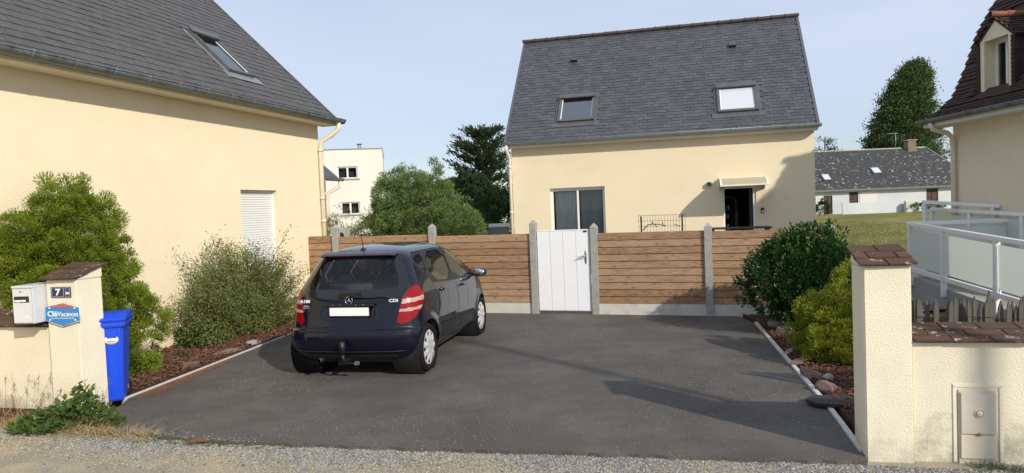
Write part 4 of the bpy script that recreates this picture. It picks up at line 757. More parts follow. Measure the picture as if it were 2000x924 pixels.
railing('farthest white railing close to the corner of the cream house', (8.62, 14.8), (9.33, 13.6), .78, .67, [0, 1.3], glass_=False)
rp = thing('access_ramp', 'grey concrete access ramp sloping down beside the white railings', 'ramp', (7.56, 13.4, 0), math.atan2(-4.2, -.37))
plank = material('deck_concrete', (.30, .27, .22), (.24, .22, .18), .9, 3, 5)
MB().prism([(0, -.1), (4.2, -.1), (4.2, .12), (0, .40)], .0, .14).build('side_wall', material('ramp_wall', (.34, .36, .36), (.28, .30, .30), .9, 2, 5), rp)
MB().prism([(0, -.1), (4.2, -.1), (4.2, .10), (0, .38)], .14, 1.4).build('slope', plank, rp)
MB().box((-2.4, .0, -.1), (-.002, 1.7, .39)).build('landing', plank, rp)
# chestnut paling
pf = thing('paling_fence', 'grey split chestnut paling fence behind the low tiled wall', 'fence', (3.62, 6.75, 0), R(-12.4))
pw_ = material('weathered_chestnut', (.15, .135, .11), (.085, .08, .07), .95, 8, 5, .6, 50, stretch=(1, 1, .2), objrand=True, island=.5)
x = 0
while x < 3.3:
    wd_ = random.uniform(.028, .044); hh = 1.03+random.gauss(0, .025)-.03*x; b_ = MB(); tk = .018
    ps = [(0, 0), (wd_, 0), (wd_*1.02, hh-.07), (wd_*random.uniform(.3, .7), hh), (0, hh-.08)]
    b_.prism(ps, 0, tk); o = b_.build('pale', pw_, pf); o.location = (x, random.uniform(-.01, .01), -.02); o.rotation_euler = (random.gauss(0, .03), random.gauss(0, .025), random.gauss(0, .06)); x += wd_*1.0+random.uniform(.0, .008)
for z in (.45, .82): MB().tube([(i*.12, -.015+.01*math.sin(i*2), z-.015*i*.12+.012*math.sin(i*1.3)) for i in range(29)], .004, 5).build('wire', M['black_metal'], pf)
# shadow casting pole in the street, right of the frame
up = thing('utility_pole', 'tall wooden utility pole at the street edge right of the pillar', 'pole', (8.15, -1.05, -.05))
MB().tube([(0, 0, 0), (0, 0, 8.3)], [.085, .055], 12).build('shaft', material('pole_wood', (.18, .14, .1), None, .9), up); MB().ellipsoid((0, 0, 8.32), (.07, .07, .05)).build('pole_cap', M['zinc'], up)
# ================= CAR =================
LV = np.array([
[.19,.20,3.60,.74],[.26,.08,3.74,.83],[.38,.015,3.82,.875],[.50,.0,3.84,.886],[.585,.012,3.835,.889],[.625,.055,3.82,.889],
[.72,.075,3.80,.885],[.84,.09,3.74,.875],[.95,.115,3.58,.860],[1.02,.145,3.42,.840],[1.12,.20,3.23,.795],[1.25,.28,3.0,.730],[1.37,.355,2.78,.670],
[1.45,.41,2.60,.622],[1.505,.48,2.42,.558],[1.545,.62,2.18,.463],[1.575,.86,1.9,.30],[1.592,1.1,1.6,.08]])
def cr(T, t):
    n = len(T)-1; t = np.clip(t, 0, n-1e-9); i = t.astype(int); u = (t-i)[:, None]
    a = T[np.maximum(i-1, 0)]; b = T[i]; c = T[i+1]; d = T[np.minimum(i+2, n)]; m1 = (c-a)/2; m2 = (d-b)/2
    return (2*u**3-3*u**2+1)*b+(u**3-2*u**2+u)*m1+(-2*u**3+3*u**2)*c+(u**3-u**2)*m2
WR, WF, WZ, AR = .52, 3.088, .305, .352        # wheel centres, arch radius
def shell(nl=190, nr=70, ns=300):
    t = np.linspace(0, len(LV)-1, nl); V = []; XR = []
    for z, xr, xf, W in cr(LV, t):
        W = max(W, .02); n = 4.0; mid = (xr+xf)/2; a = min(.46, (mid-xr)*.6)
        ph = np.linspace(0, np.pi/2, nr); y = W*np.sin(ph)**(2/n); xR = xr+a*(1-np.clip(np.cos(ph), 0, 1)**(2/n))
        af = min(.75, (xf-mid)*.8); xS = np.linspace(xr+a, xf-af, ns)[1:-1]; p2_ = ph[::-1]
        x = np.concatenate([xR, xS, xf-af*(1-np.clip(np.cos(p2_), 0, 1)**(2/2.6))]); yy = np.concatenate([y, np.full(ns-2, W), W*np.sin(p2_)**(2/2.6)])
        yy = yy*(1-.045*np.clip(np.abs(x-1.75)/1.9, 0, 1)**2.2)
        V.append(np.stack([x, yy, np.full_like(x, z)], 1)); XR.append(xr)
    V = np.array(V); XR = np.array(XR)
    # sculpting: arch flares, waist line crease, tucked sill
    x, y, z = V[..., 0], V[..., 1], V[..., 2]; side = np.clip((y-.6)/.2, 0, 1)
    for cx in (WR, WF):
        d = np.hypot(x-cx, z-WZ); V[..., 1] += side*.016*np.exp(-((d-AR-.02)/.055)**2)
    # shoulder crease sweeping from tail lamp to front wing
    zc = .905-.035*(x-.5)+.018*np.sin((x-.5)); V[..., 1] += side*.003*np.exp(-((z-zc)/.03)**2)*(z < zc)+side*.003*np.exp(-((z-zc)/.10)**2)*(z >= zc)
    # lower dished door
    V[..., 1] -= side*.004*np.exp(-((z-.62)/.11)**2)*np.exp(-((x-1.8)/.8)**4)
    # tailgate number plate recess
    inn = (x < .45); rec = inn*(1/(1+np.exp((y-.33)/.012)))*(1/(1+np.exp((.735-z)/.008)))*(1/(1+np.exp((z-.90)/.006)))
    V[..., 0] += .028*rec
    return V, XR
def pip(px, py, poly):
    ins = np.zeros(px.shape, bool); n = len(poly); j = n-1
    for i in range(n):
        xi, yi = poly[i]; xj, yj = poly[j]
        c = ((yi > py) != (yj > py)) & (px < (xj-xi)*(py-yi)/(yj-yi+1e-12)+xi); ins ^= c; j = i
    return ins
def near(px, py, line, closed=False):
    best = np.full(px.shape, 9.); L_ = line+[line[0]] if closed else line
    for (a, b), (c, d) in zip(L_, L_[1:]):
        vx, vy = c-a, d-b; t = np.clip(((px-a)*vx+(py-b)*vy)/(vx*vx+vy*vy+1e-12), 0, 1); best = np.minimum(best, np.hypot(px-a-t*vx, py-b-t*vy))
    return best
def sm(poly, it=2, closed=True):
    for _ in range(it):
        q = []; n = len(poly)
        for i in range(n if closed else n-1):
            a, b = poly[i], poly[(i+1) % n]; q += [(a[0]*.75+b[0]*.25, a[1]*.75+b[1]*.25), (a[0]*.25+b[0]*.75, a[1]*.25+b[1]*.75)]
        poly = ([poly[0]]+q+[poly[-1]]) if not closed else q
    return poly
paint = material('midnight_blue_paint', (.0022, .0032, .012), (.0025, .0035, .013), .5, 200, 2, spec=.1, coat=1.0); paint.node_tree.nodes['Principled BSDF'].inputs['Coat Roughness'].default_value = .012; paint.node_tree.nodes['Principled BSDF'].inputs['Coat IOR'].default_value = 1.42
rubber = material('rubber', (.006, .006, .006), (.011, .011, .011), .75, 20, 3, spec=.2); blackgloss = material('black_gloss', (.006, .006, .007), None, .12, coat=.5)
redl = material('red_lens', (.29, .004, .006), (.17, .003, .005), .16, 60, 2, spec=.35); clearl = material('clear_lens', (.30, .14, .12), (.60, .42, .38), .16, 60, 2, spec=.4)
cglass = glass('car_glass', (.90, .93, .92), .96, .01); silver = material('silver_plastic', (.62, .63, .64), (.56, .57, .58), .32, 5, metal=.35); trim = material('black_trim', (.012, .012, .013), None, .5)
CO = Vector((-2.05, 8.57, 0)); ch_ = math.atan2(.981, .196)-R(1.0)
car = thing('parked_car', 'dark navy hatchback parked at an angle beside the cotoneaster, tail towards the street', 'car', CO, ch_)
V, XR = shell(); nl_, mm, _ = V.shape
du = np.gradient(V, axis=1); dv = np.gradient(V, axis=0); NN = unit(np.cross(dv, du)); # sign fixed below
if (NN[nl_//2, mm//2, 1]) < 0: NN = -NN
C = (V[:-1, :-1]+V[1:, :-1]+V[1:, 1:]+V[:-1, 1:])/4; cx, cy, cz = C[..., 0], C[..., 1], C[..., 2]
xrc = ((XR[:-1]+XR[1:])/2)[:, None]; sarc = cy+np.maximum(cx-xrc, 0)
rear = cx < .62
P_light = sm([(1.02,1.115),(1.20,.99),(1.12,.84),(.90,.70),(.63,.65),(.68,.83),(.74,1.0),(.86,1.09)], 1)
P_rglass = [(-1,.972),(.60,.972),(.72,.99),(.84,1.10),(.80,1.20),(.665,1.452),(.4,1.482),(-1,1.492)]
P_clear = sm([(-1.2,1.075),(.55,1.085),(.66,1.13),(.62,1.22),(.52,1.415),(.44,1.44),(-1.2,1.45)], 1)
P_q = sm([(.66,1.39),(.74,1.445),(1.02,1.462),(.885,1.185),(.80,1.25)], 1)
P_rd = [(1.085,1.465),(1.90,1.472),(1.735,1.05),(.955,1.105)]; P_rd = sm(P_rd, 1)
P_fd = sm([(1.965,1.472),(2.30,1.455),(2.60,1.31),(2.98,1.01),(1.80,1.045)], 1)
P_glasshouse = [(.60,1.38),(.70,1.47),(1.95,1.492),(2.36,1.475),(2.70,1.30),(3.10,.985),(1.8,1.022),(.92,1.078),(.86,1.14),(.77,1.23)]
xA = 3.06-(cz-1.0)*1.35
xfront = (cx > xA+.055) & (cz > 1.03) & (cz < 1.47)
P_gate = [(-1,1.487),(.66,1.457),(.86,1.10),(.73,.985),(.675,.83),(.615,.645),(.575,.575),(-1,.565)]
def seamd():
    d = np.full(cx.shape, 9.); S1 = sarc
    d = np.where(rear, np.minimum(d, near(S1, cz, P_gate[1:-1]+[(-.1,.565)])), d)
    d = np.where(rear, np.minimum(d, near(S1, cz, [(.62,.645),(.80,.63),(1.25,.575),(1.42,.56)])), d)
    sd = ~rear | (cy > .75)
    for ln in ([(1.05,1.47),(.925,1.10),(.86,.98),(.835,.86),(.76,.72)], [(1.93,1.47),(1.765,1.04),(1.80,.9),(1.85,.7),(1.87,.27)], [(2.98,.99),(2.96,.85),(2.93,.72)], [(.93,.27),(2.9,.27)], [(2.86,.46),(2.88,.27)]):
        d = np.where(sd, np.minimum(d, near(cx, cz, ln)), d)
    return d
SD = seamd()
arch = ((np.hypot(cx-WR, cz-WZ) < AR) | (np.hypot(cx-WF, cz-WZ) < AR)) & (cy > .4)
cls = np.full(cx.shape, 0)    # 0 body
names = {0: ('body', paint), 1: ('tailgate', paint), 2: ('rear_bumper', paint), 3: ('rear_door', paint), 4: ('front_door', paint), 5: ('rear_window_surround', blackgloss), 6: ('rear_window', cglass), 7: ('window_trim', trim), 8: ('side_window', cglass), 9: ('side_window', cglass), 10: ('side_window', cglass), 11: ('windscreen', cglass), 12: ('tail_light', redl), 13: ('clear_lens', clearl), 14: ('panel_gap', trim), 15: ('headlight', clearl), 16: ('side_moulding', trim), 17: ('lower_trim', trim)}
sidec = (cx > .6) & (cy > .45)
cls[(~rear) & (cz < 1.03) & pip(cx, cz, [(.93,.27),(1.87,.27),(1.85,.7),(1.80,.9),(1.765,1.03),(.90,1.10),(.835,.86),(.76,.72),(.7,.65)]) & sidec] = 3
cls[(~rear) & (cz < 1.03) & pip(cx, cz, [(1.87,.27),(2.88,.27),(2.86,.46),(2.93,.72),(2.96,.85),(2.98,1.0),(1.765,1.04),(1.80,.9),(1.85,.7)]) & sidec] = 4
cls[rear & pip(sarc, cz, P_gate)] = 1
cls[(cx < .45+.0) & (cz < .575) & (sarc < 1.45)] = 2
cls[rear & (cz < .645) & (sarc > .6) & (cz < .64-.06*np.clip((sarc-.7)/.6, 0, 1))] = 2
cls[(cx < .3) & (cz < .30) & (cy < .60)] = 17
cls[pip(cx, cz, P_glasshouse) & sidec] = 7
cls[pip(cx, cz, P_q) & sidec] = 8; cls[pip(cx, cz, P_rd) & sidec] = 9; cls[pip(cx, cz, P_fd) & sidec] = 10
cls[rear & pip(sarc, cz, P_rglass)] = 5; cls[rear & pip(sarc, cz, P_clear)] = 6
cls[xfront & (cx > 2.3)] = 11
lt = rear & pip(sarc, cz, P_light); cls[lt] = 12
tiltz = cz-.05*(sarc-.9)
cls[lt & (((tiltz > .915) & (tiltz < .965)) | ((tiltz > .815) & (tiltz < .852)))] = 13
cls[(cx > 3.25) & (cy > .45) & (cy < .86) & (cz > .62) & (cz < .80)] = 15
cls[(SD < .0055) & np.isin(cls, [0, 1, 2, 3, 4])] = 14
ml_ = (cz > .50-.045*(cx-1.19)) & (cz < .525-.045*(cx-1.19)) & (cx > 1.05) & (cx < 2.80) & (cy > .5); cls[ml_] = 16
core = (cls == 1) & (SD > .02)
while True:
    g = core.copy(); g[1:] |= core[:-1]; g[:-1] |= core[1:]; g[:, 1:] |= core[:, :-1]; g[:, :-1] |= core[:, 1:]; g &= cls == 1
    if (g == core).all(): break
    core = g
cls[(cls == 1) & ~core] = 14
cls[arch] = -1
lamp_parent = {}
ii, jj = np.meshgrid(np.arange(nl_-1), np.arange(mm-1), indexing='ij')
for side in (-1, 1):
    Vs = V.copy(); Vs[..., 1] *= side; Ns = NN.copy(); Ns[..., 1] *= side
    for c_, (nm, mt_) in names.items():
        sel = cls == c_
        if not sel.any(): continue
        a, b = ii[sel], jj[sel]; q = np.stack([a*mm+b, a*mm+b+1, (a+1)*mm+b+1, (a+1)*mm+b], 1)
        if side > 0: q = q[:, ::-1]
        us, inv = np.unique(q, return_inverse=True); vv = Vs.reshape(-1, 3)[us].copy(); nrm = Ns.reshape(-1, 3)[us]
        if c_ in (6, 8, 9, 10): vv -= nrm*.006
        if c_ in (14,): vv -= nrm*.006
        if c_ == 16: vv += nrm*.007
        me = np_mesh(nm, vv, inv.reshape(q.shape), mt_, True); me.normals_split_custom_set_from_vertices(nrm.tolist())
        par = car
        if c_ == 13: par = lamp_parent[side]
        o = link(nm, me, par)
        if c_ == 12: lamp_parent[side] = o
# merge left/right halves of the pieces that cross the centre line
def join_named(nm):
    obs = [o for o in list(car.children) if o.name.split('.')[0] == nm]
    if len(obs) < 2: return
    vs, fs, ns, off = [], [], [], 0
    for o in obs:
        me = o.data; n_ = len(me.vertices); a = np.empty(n_*3, np.float32); me.vertices.foreach_get('co', a); l = np.empty(len(me.loops), np.int32); me.loops.foreach_get('vertex_index', l)
        vs.append(a.reshape(-1, 3)); fs.append(l.reshape(-1, 4)+off); off += n_
        cn_ = np.zeros((n_, 3)); buf = np.empty(len(me.loops)*3, np.float32); me.corner_normals.foreach_get('vector', buf); cn_[l] = buf.reshape(-1, 3); ns.append(cn_)
    mt_ = obs[0].data.materials[0]
    for o in obs: bpy.data.objects.remove(o)
    Va, Fa, Na = np.concatenate(vs), np.concatenate(fs), np.concatenate(ns); key = np.round(np.abs(Va)*1e4*[1, 1, 1]*np.where(np.abs(Va) < 2e-4, 0, np.sign(Va))).astype(np.int64)
    _, fi, inv = np.unique(key, axis=0, return_index=True, return_inverse=True); inv = inv.ravel()
    me = np_mesh(nm, Va[fi], inv[Fa], mt_, True); me.normals_split_custom_set_from_vertices(Na[fi].tolist()); link(nm, me, car)
for nm in ('body', 'tailgate', 'rear_bumper', 'rear_window_surround', 'rear_window', 'windscreen', 'panel_gap', 'lower_trim'): join_named(nm)
cap = [tuple(q) for q in V[-1]]; MB().add(cap+[(x, -y, z) for x, y, z in cap[::-1]], [tuple(range(2*len(cap)))]).build('roof_centre', paint, car)
MB().box((.25, -.72, .17), (3.6, .72, .26)).build('underbody', trim, car)
for cx_ in (WR, WF):
    for s in (-1, 1):
        MB().lathe([(AR+.004, s*.50), (AR+.004, s*.855), (AR-.02, s*.845)], (cx_, 0, WZ), 'y', 48).lathe([(AR+.004, s*.50), (0, s*.50)], (cx_, 0, WZ), 'y', 48).build('wheel_arch_liner', rubber, car)
# wheels
def wheel(x, s):
    w_ = link('wheel', MB().lathe([(.10, -.09), (.19, -.10), (.19, .06), (.10, .07)], (0, 0, 0), 'y', 32, close=True).mesh('wheel', trim), car); w_.location = (x, s*.765, WZ); 
    if s > 0: w_.rotation_euler = (0, 0, math.pi)
    # local -y is outboard
    tp = [(.212, .08), (.235, .10), (.285, .105), (.300, .09), (.3045, .05), (.305, 0), (.3045, -.05), (.300, -.085), (.285, -.102), (.24, -.108), (.224, -.100), (.206, -.085)]
    ty = MB().lathe(tp, (0, 0, 0), 'y', 64, close=True)
    ty.build('tyre', rubber, w_); 
    for g in (-.035, 0, .035): MB().lathe([(.3052, g-.004), (.3035, g-.003), (.3035, g+.003), (.3052, g+.004)], (0, 0, 0), 'y', 48).build('tread_groove', trim, w_)
    # cover: polar grid, nine lobed openings cut out
    nr_, na = 26, 180; mb = MB(); r_ = np.linspace(0, .222, nr_)
    def prof_(r): return -.104-.012*math.exp(-(r/.055)**4)-.014*math.exp(-((r-.10)/.05)**2)+.012*(r/.216)**6-.004*math.exp(-((r-.205)/.007)**2)
    vs = []
    for r in r_:
        for j in range(na):
            t = 2*math.pi*j/na; rib = .010*math.cos(9*t)*math.exp(-((r-.15)/.05)**2); vs.append((r*math.cos(t), prof_(r)-max(rib, -.004), r*math.sin(t)))
    fs = []
    for i in range(nr_-1):
        for j in range(na):
            rm_ = (r_[i]+r_[i+1])/2; t = 2*math.pi*(j+.5)/na; ph = math.cos(9*t)
            if ((rm_-.172)/.021)**2+((ph+1)/.52)**2 < 1: continue
            fs.append((i*na+j, i*na+(j+1) % na, (i+1)*na+(j+1) % na, (i+1)*na+j))
    mb.add(vs, fs, True); mb.build('wheel_cover', silver, w_)
    MB().lathe([(.215, -.075), (.0, -.068)], (0, 0, 0), 'y', 40).build('hub_disc', rubber, w_)
    MB().lathe([(.030, -.112), (.024, -.116), (0, -.117)], (0, 0, 0), 'y', 20).build('hub_badge', M['chrome'], w_)
for x_ in (WR, WF):
    for s_ in (-1, 1): wheel(x_, s_)
# mirrors, handles
for s in (-1, 1):
    mr_ = MB().ellipsoid((2.76, s*.955, 1.035), (.075, .115, .072), 18, 12).build('door_mirror', paint, car); MB().tube([(2.80, s*.80, 1.0), (2.78, s*.90, 1.015)], [.03, .022], 8).build('mirror_arm', trim, mr_)
    g_ = MB().ellipsoid((2.700, s*.955, 1.037), (.018, .098, .058), 18, 10).build('mirror_glass', M['chrome'], mr_)
    for hx, hz, yy in ((1.17, .965, .848), (2.07, .925, .862)):
        h_ = MB().tube([(hx-.095, s*(yy-.01), hz+.004), (hx-.07, s*(yy+.028), hz+.003), (hx, s*(yy+.034), hz), (hx+.06, s*(yy+.026), hz-.003), (hx+.085, s*(yy-.01), hz-.004)], [.012, .014, .015, .013, .010], 10).build('door_handle', paint, car)
        MB().ellipsoid((hx-.01, s*(yy-.004), hz), (.075, .012, .032), 14, 8).build('handle_recess', trim, h_)
# tailgate details
def rx(z): # rear surface x at centre for a height
    t = np.interp(z, LV[:, 0], LV[:, 1]); return float(t)
MB().box((.066, -.335, .888), (.112, .335, .918)).build('plate_light_bar', trim, car, .006)
for y in (-.20, -.10, .10, .20): MB().ellipsoid((.064, y, .905), (.003, .008, .006), 8, 6).build('bar_screw', M['steel'], car)
pl_ = MB().box((.085, -.26, .768), (.094, .26, .872)).build('number_plate', material('plate_white', (.85, .85, .86), None, .35), car, .022)
fr_ = MB().box((.093, -.275, .755), (.101, .275, .885)).build('plate_holder', trim, car, .01)
bd = MB().tube([(.082, .052*math.cos(t), 1.012-.035+.052*math.sin(t)*1.0) for t in np.linspace(0, 2*math.pi, 33)], .005, 8, cap=False)
bz = .957
bd = MB().tube([(.098, .047*math.cos(t), bz+.047*math.sin(t)) for t in np.linspace(0, 2*math.pi, 33)], .0045, 8, cap=False)
for k in range(3):
    a = math.pi/2+k*2*math.pi/3; ca, sa = math.cos(a), math.sin(a); na_, nb_ = -sa, ca
    bd.add([(.094, .046*ca, bz+.046*sa), (.098, .010*na_, bz+.010*nb_), (.089, 0, bz), (.098, -.010*na_, bz-.010*nb_)], [(0, 1, 2), (0, 2, 3)])
bd.build('star_badge', M['chrome'], car)
ch2 = material('badge_silver', (.75, .76, .78), None, .3)
text(car, 'A180', .052, .118, .595, .948, ch2, ext=.002, rot=(math.pi/2+.0, 0, -math.pi/2-.10), name='model_lettering', bold=.0018, sx=1.25)
text(car, 'CDI', .050, .115, -.575, .948, ch2, ext=.002, rot=(math.pi/2, 0, -math.pi/2+.09), name='model_lettering', bold=.0016, sx=1.35)
MB().ellipsoid((.113, .585, .888), (.002, .045, .012), 12, 6).box((.1105, .535, .862), (.1125, .635, .870)).build('dealer_sticker', material('dull_sticker', (.22, .23, .26), None, .5), car)
MB().prism([(-.16, .985), (.16, .985), (.13, 1.045), (-.13, 1.045)], .10, .155, 'x').build('spoiler_block', blackgloss, car, .012)
wp_ = MB().ellipsoid((.118, 0, 1.0), (.022, .028, .022), 12, 8).build('rear_wiper', trim, car); MB().tube([(.10, 0, .998), (.105, -.22, .990), (.125, -.46, .992)], [.012, .009, .006], 8).box((.108, -.50, .992), (.118, -.10, 1.006)).build('wiper_blade', trim, wp_)
MB().box((.40, -.45, 1.477), (.46, .45, 1.492)).build('brake_light', material('dark_red', (.12, .005, .008), None, .2), car, .003)
sp_ = MB().prism([(.40, 1.468), (.50, 1.498), (.56, 1.532), (.46, 1.508), (.39, 1.482)], -.50, .50, 'y').build('roof_spoiler', paint, car, .004)
ap = MB().lathe([(.045, 0), (.035, .018), (.018, .032), (0, .035)], (.64, .02, 1.540), 'z', 20).build('aerial_base', trim, car); MB().tube([(.64, .02, 1.56), (.60, .02, 1.72), (.55, .02, 1.84)], [.006, .004, .0025], 6).build('aerial', trim, ap)
# tow bar, exhaust, bumper inserts
tb = MB().tube([(.25, .03, .24), (.02, .03, .23), (-.06, .03, .25), (-.085, .03, .32)], [.026, .026, .024, .018], 12).ellipsoid((-.085, .03, .352), (.027, .027, .027), 14, 10).box((-.02, -.10, .20), (.02, .12, .215)).build('tow_bar', trim, car)
MB().lathe([(.030, .345), (.034, .345), (.034, .48), (0, .485)], (-.085, .03, 0), 'z', 16).build('tow_ball_cap', trim, tb); MB().box((-.03, -.14, .185), (.02, -.09, .23)).box((-.04, -.145, .19), (-.03, -.09, .22)).build('tow_socket', material('grey_plastic', (.12, .12, .12), None, .5), tb, .005)
MB().lathe([(.033, -.02), (.036, -.02), (.036, .3), (.03, .3), (.03, -.015)], (.04, 0, 0), 'x', 18).build('exhaust_pipe', M['black_metal'], car).location = (-.02, .40, .225)
for y in (-.46, .46): MB().lathe([(.018, -.003), (.016, -.006), (0, -.006)], (.0, y, .50), 'x', 14).build('parking_sensor', paint, car).location = (.016, 0, 0)
MB().tube([(.085, -.72, .345), (.025, -.55, .345), (.010, 0, .338), (.025, .55, .345), (.085, .72, .345)], .006, 6).build('bumper_crease', trim, car)
# cabin
cab = material('cabin_trim', (.07, .072, .076), (.10, .10, .10), .85, 6)
def seat(name, x, y, w_=.46, rear_=False):
    t = link(name, MB().box((x, y-w_/2, .45), (x+.48, y+w_/2, .60)).mesh(name, cab, .04), car)
    MB().prism([(x-.02, .55), (x+.13, .55), (x-.07, 1.13), (x-.20, 1.12)], y-w_/2, y+w_/2, 'y').build('backrest', cab, t, .035)
    return t
def headrest(t, x, y): MB().box((x-.06, y-.13, 1.17), (x+.05, y+.13, 1.37)).build('headrest', cab, t, .035); MB().tube([(x, y-.05, 1.08), (x, y-.05, 1.2)], .007, 6).tube([(x, y+.05, 1.08), (x, y+.05, 1.2)], .007, 6).build('headrest_post', M['chrome'], t)
rs = seat('rear_seat', 1.0, 0, 1.25); [MB().box((.80, y-.12, 1.12), (.88, y+.12, 1.21)).build('headrest', cab, rs, .03) for y in (-.38, .38)]
for y in (-.36, .36): t_ = seat('front_seat', 1.95, y, .50); headrest(t_, 1.80, y)
MB().box((2.62, -.72, .55), (3.1, .72, .96)).build('dashboard', cab, car, .04); MB().box((.25, -.70, .40), (.90, .70, .95)).build('parcel_shelf', cab, car, .03)
sw = MB().tube([(0, .18*math.cos(t), .18*math.sin(t)) for t in np.linspace(0, 2*math.pi, 25)], .014, 8, cap=False).box((-.01, -.17, -.02), (.01, .17, .02)).build('steering_wheel', trim, car); sw.location = (2.52, .36, 1.0); sw.rotation_euler = (0, .35, 0)
MB().box((2.55, -.10, 1.30), (2.58, .10, 1.37)).build('rear_view_mirror', trim, car)
MB().box((.45, -.60, .20), (3.2, .60, .28)).build('floor_pan', cab, car)
# ================= VEGETATION =================
def leafmat(name, c1, c2, tr=.35, rough=.55, c3=None, **k): return material(name, c1, c2, rough, 3, 3, island=.75, spec=.3, transl=tr, c3=c3, **k)
M['thuja'] = leafmat('golden_thuja', (.055, .105, .012), (.28, .34, .030), .15, c3=(.20, .10, .03), s3=2.2, t3=(.68, .71))
M['thuja2'] = leafmat('golden_thuja_bright', (.08, .13, .014), (.36, .38, .035), .15)
M['coton'] = leafmat('cotoneaster_leaf', (.075, .115, .03), (.26, .285, .085), .3)
M['euon'] = leafmat('glossy_green_leaf', (.014, .045, .012), (.04, .095, .022), .25, .3)
M['euont'] = leafmat('fresh_green_leaf', (.07, .16, .03), (.14, .23, .05), .35, .35)
M['olive'] = leafmat('grey_green_leaf', (.09, .15, .045), (.28, .37, .13), .4, .5)
M['cyp'] = leafmat('cypress_spray', (.014, .03, .013), (.05, .08, .028), .2, .7)
M['pop'] = leafmat('poplar_leaf', (.035, .07, .02), (.11, .16, .045), .2, .5)
M['weed'] = leafmat('weed_leaf', (.05, .10, .028), (.14, .21, .06), .35)
M['straw'] = leafmat('dry_grass', (.34, .25, .12), (.52, .42, .24), .3, .8)
M['bark'] = material('bark', (.09, .065, .045), (.05, .038, .028), .95, 20, 5, .6, 40)
def surf_pts(n, parts):
    """random points in the outer part of a union of cones/ellipsoids, weight by size; returns points and outward directions"""
    ps, ds = [], []; wts = np.array([q[3]*q[5] for q in parts]); wts = wts/wts.sum()
    for (x, y, z, r, ry, h, k), w_ in zip(parts, wts):
        m = int(n*w_)+1; u = rng.random(m)
        if k == 'cone':
            # height fraction and radius profile of a plump cone
            prof = lambda u: np.sqrt(np.clip(1-u, 0, 1))*np.minimum(1, .55+1.6*u)
            u = 1-np.sqrt(1-u*.999); a = rng.random(m)*2*np.pi; rr = prof(u)*(.80+.20*rng.random(m)**.5)*(1+.13*np.sin(a*3+u*9+x*7)+.09*np.sin(a*7-u*17+y*5))
            p_ = np.stack([x+r*rr*np.cos(a), y+ry*rr*np.sin(a), z+h*u], 1); d = np.stack([np.cos(a), np.sin(a), .75+0*a], 1)
        else:
            d = dirs(m); rr = (.70+.30*rng.random(m)**.5)*(1+.14*np.sin(d[:, 0]*6+x)+.13*np.sin(d[:, 2]*7+y*3)+.12*np.sin(d[:, 1]*9+d[:, 2]*8+z*5)); p_ = np.stack([x+r*rr*d[:, 0], y+ry*rr*d[:, 1], z+h*rr*d[:, 2]], 1)
        ps.append(p_); ds.append(unit(d))
    return np.concatenate(ps), np.concatenate(ds)
def clumpy(par, name, parts, nclump, per, cr_, ln, wd, mat, up=.8, spread=1.0, fold=.2, zmin=.03, jit=.5, extra=None):
    Pc, Dc = surf_pts(nclump, parts); Dc = unit(Dc+np.array([0, 0, up])); ok = Pc[:, 2] > zmin; Pc, Dc = Pc[ok], Dc[ok]; n = len(Pc)
    s = cr_*(.7+.6*rng.random(n)); P = np.repeat(Pc, per, 0); D = np.repeat(Dc, per, 0); s = np.repeat(s, per)[:, None]
    q = dirs(len(P)); q = unit(q+D*.9); P2 = P+q*s*(rng.random((len(P), 1))**.6)*spread; dl = unit(q+D*.6+rng.normal(size=q.shape)*jit*.4)
    ok = P2[:, 2] > zmin; P2, dl = P2[ok], dl[ok]; m = len(P2)
    return leaves(name, P2, dl, ln*(.6+.8*rng.random(m)), wd*(.7+.6*rng.random(m)), mat, par, fold)
def plant(name, label, cat, loc, group=None): return thing(name, label, cat, loc, 0, group)
def stems(par, name, n, r, h, r0, mat, base=.0, top=.75, seed=1):
    rr = random.Random(seed); mb = MB()
    for i in range(n):
        a = rr.uniform(0, 6.28); q = rr.uniform(.3, 1)*r; hh = h*rr.uniform(.6, 1)
        mb.tube([(.04*math.cos(a), .04*math.sin(a), base), (q*.35*math.cos(a), q*.35*math.sin(a), hh*.4), (q*math.cos(a+.3), q*math.sin(a+.3), hh)], [r0, r0*.7, r0*.25], 6)
    return mb.build(name, mat, par)
# golden thuja against the left house
t = plant('thuja_bush', 'tall golden green thuja behind the numbered pillar and blue bin', 'bush', (-5.35, 8.75, -.12))
TP = [(-0.20, 0.04, 2.37, 0.31, 0.37, 0.35, 'e'), (0.00, 0.19, 2.30, 0.27, 0.32, 0.31, 'e'), (-0.41, -0.08, 2.03, 0.32, 0.37, 0.36, 'e'), (-0.09, 0.14, 1.92, 0.41, 0.48, 0.43, 'e'), (0.18, 0.31, 2.16, 0.12, 0.14, 0.19, 'e'), (-0.56, -0.17, 1.67, 0.24, 0.28, 0.35, 'e'), (-0.34, -0.01, 1.52, 0.43, 0.50, 0.45, 'e'), (0.07, 0.26, 1.55, 0.36, 0.42, 0.40, 'e'), (0.30, 0.40, 1.60, 0.16, 0.18, 0.25, 'e'), (0.22, 0.37, 1.10, 0.34, 0.39, 0.41, 'e'), (-0.15, 0.14, 0.98, 0.44, 0.51, 0.49, 'e'), (0.50, 0.54, 0.83, 0.22, 0.25, 0.25, 'e'), (0.36, 0.48, 0.48, 0.28, 0.33, 0.35, 'e'), (0.17, 0.37, 0.34, 0.28, 0.33, 0.31, 'e'), (-0.32, 0.05, 0.49, 0.32, 0.38, 0.36, 'e')]
clumpy(t, 'foliage', TP, 620, 270, .125, .036, .011, M['thuja'], up=1.0, jit=.3)
stems(t, 'trunk', 7, .4, 2.0, .04, M['bark'])
t = plant('thuja_bush', 'low dark green thuja at the left picture edge behind the mailbox', 'bush', (-6.75, 8.95, 0))
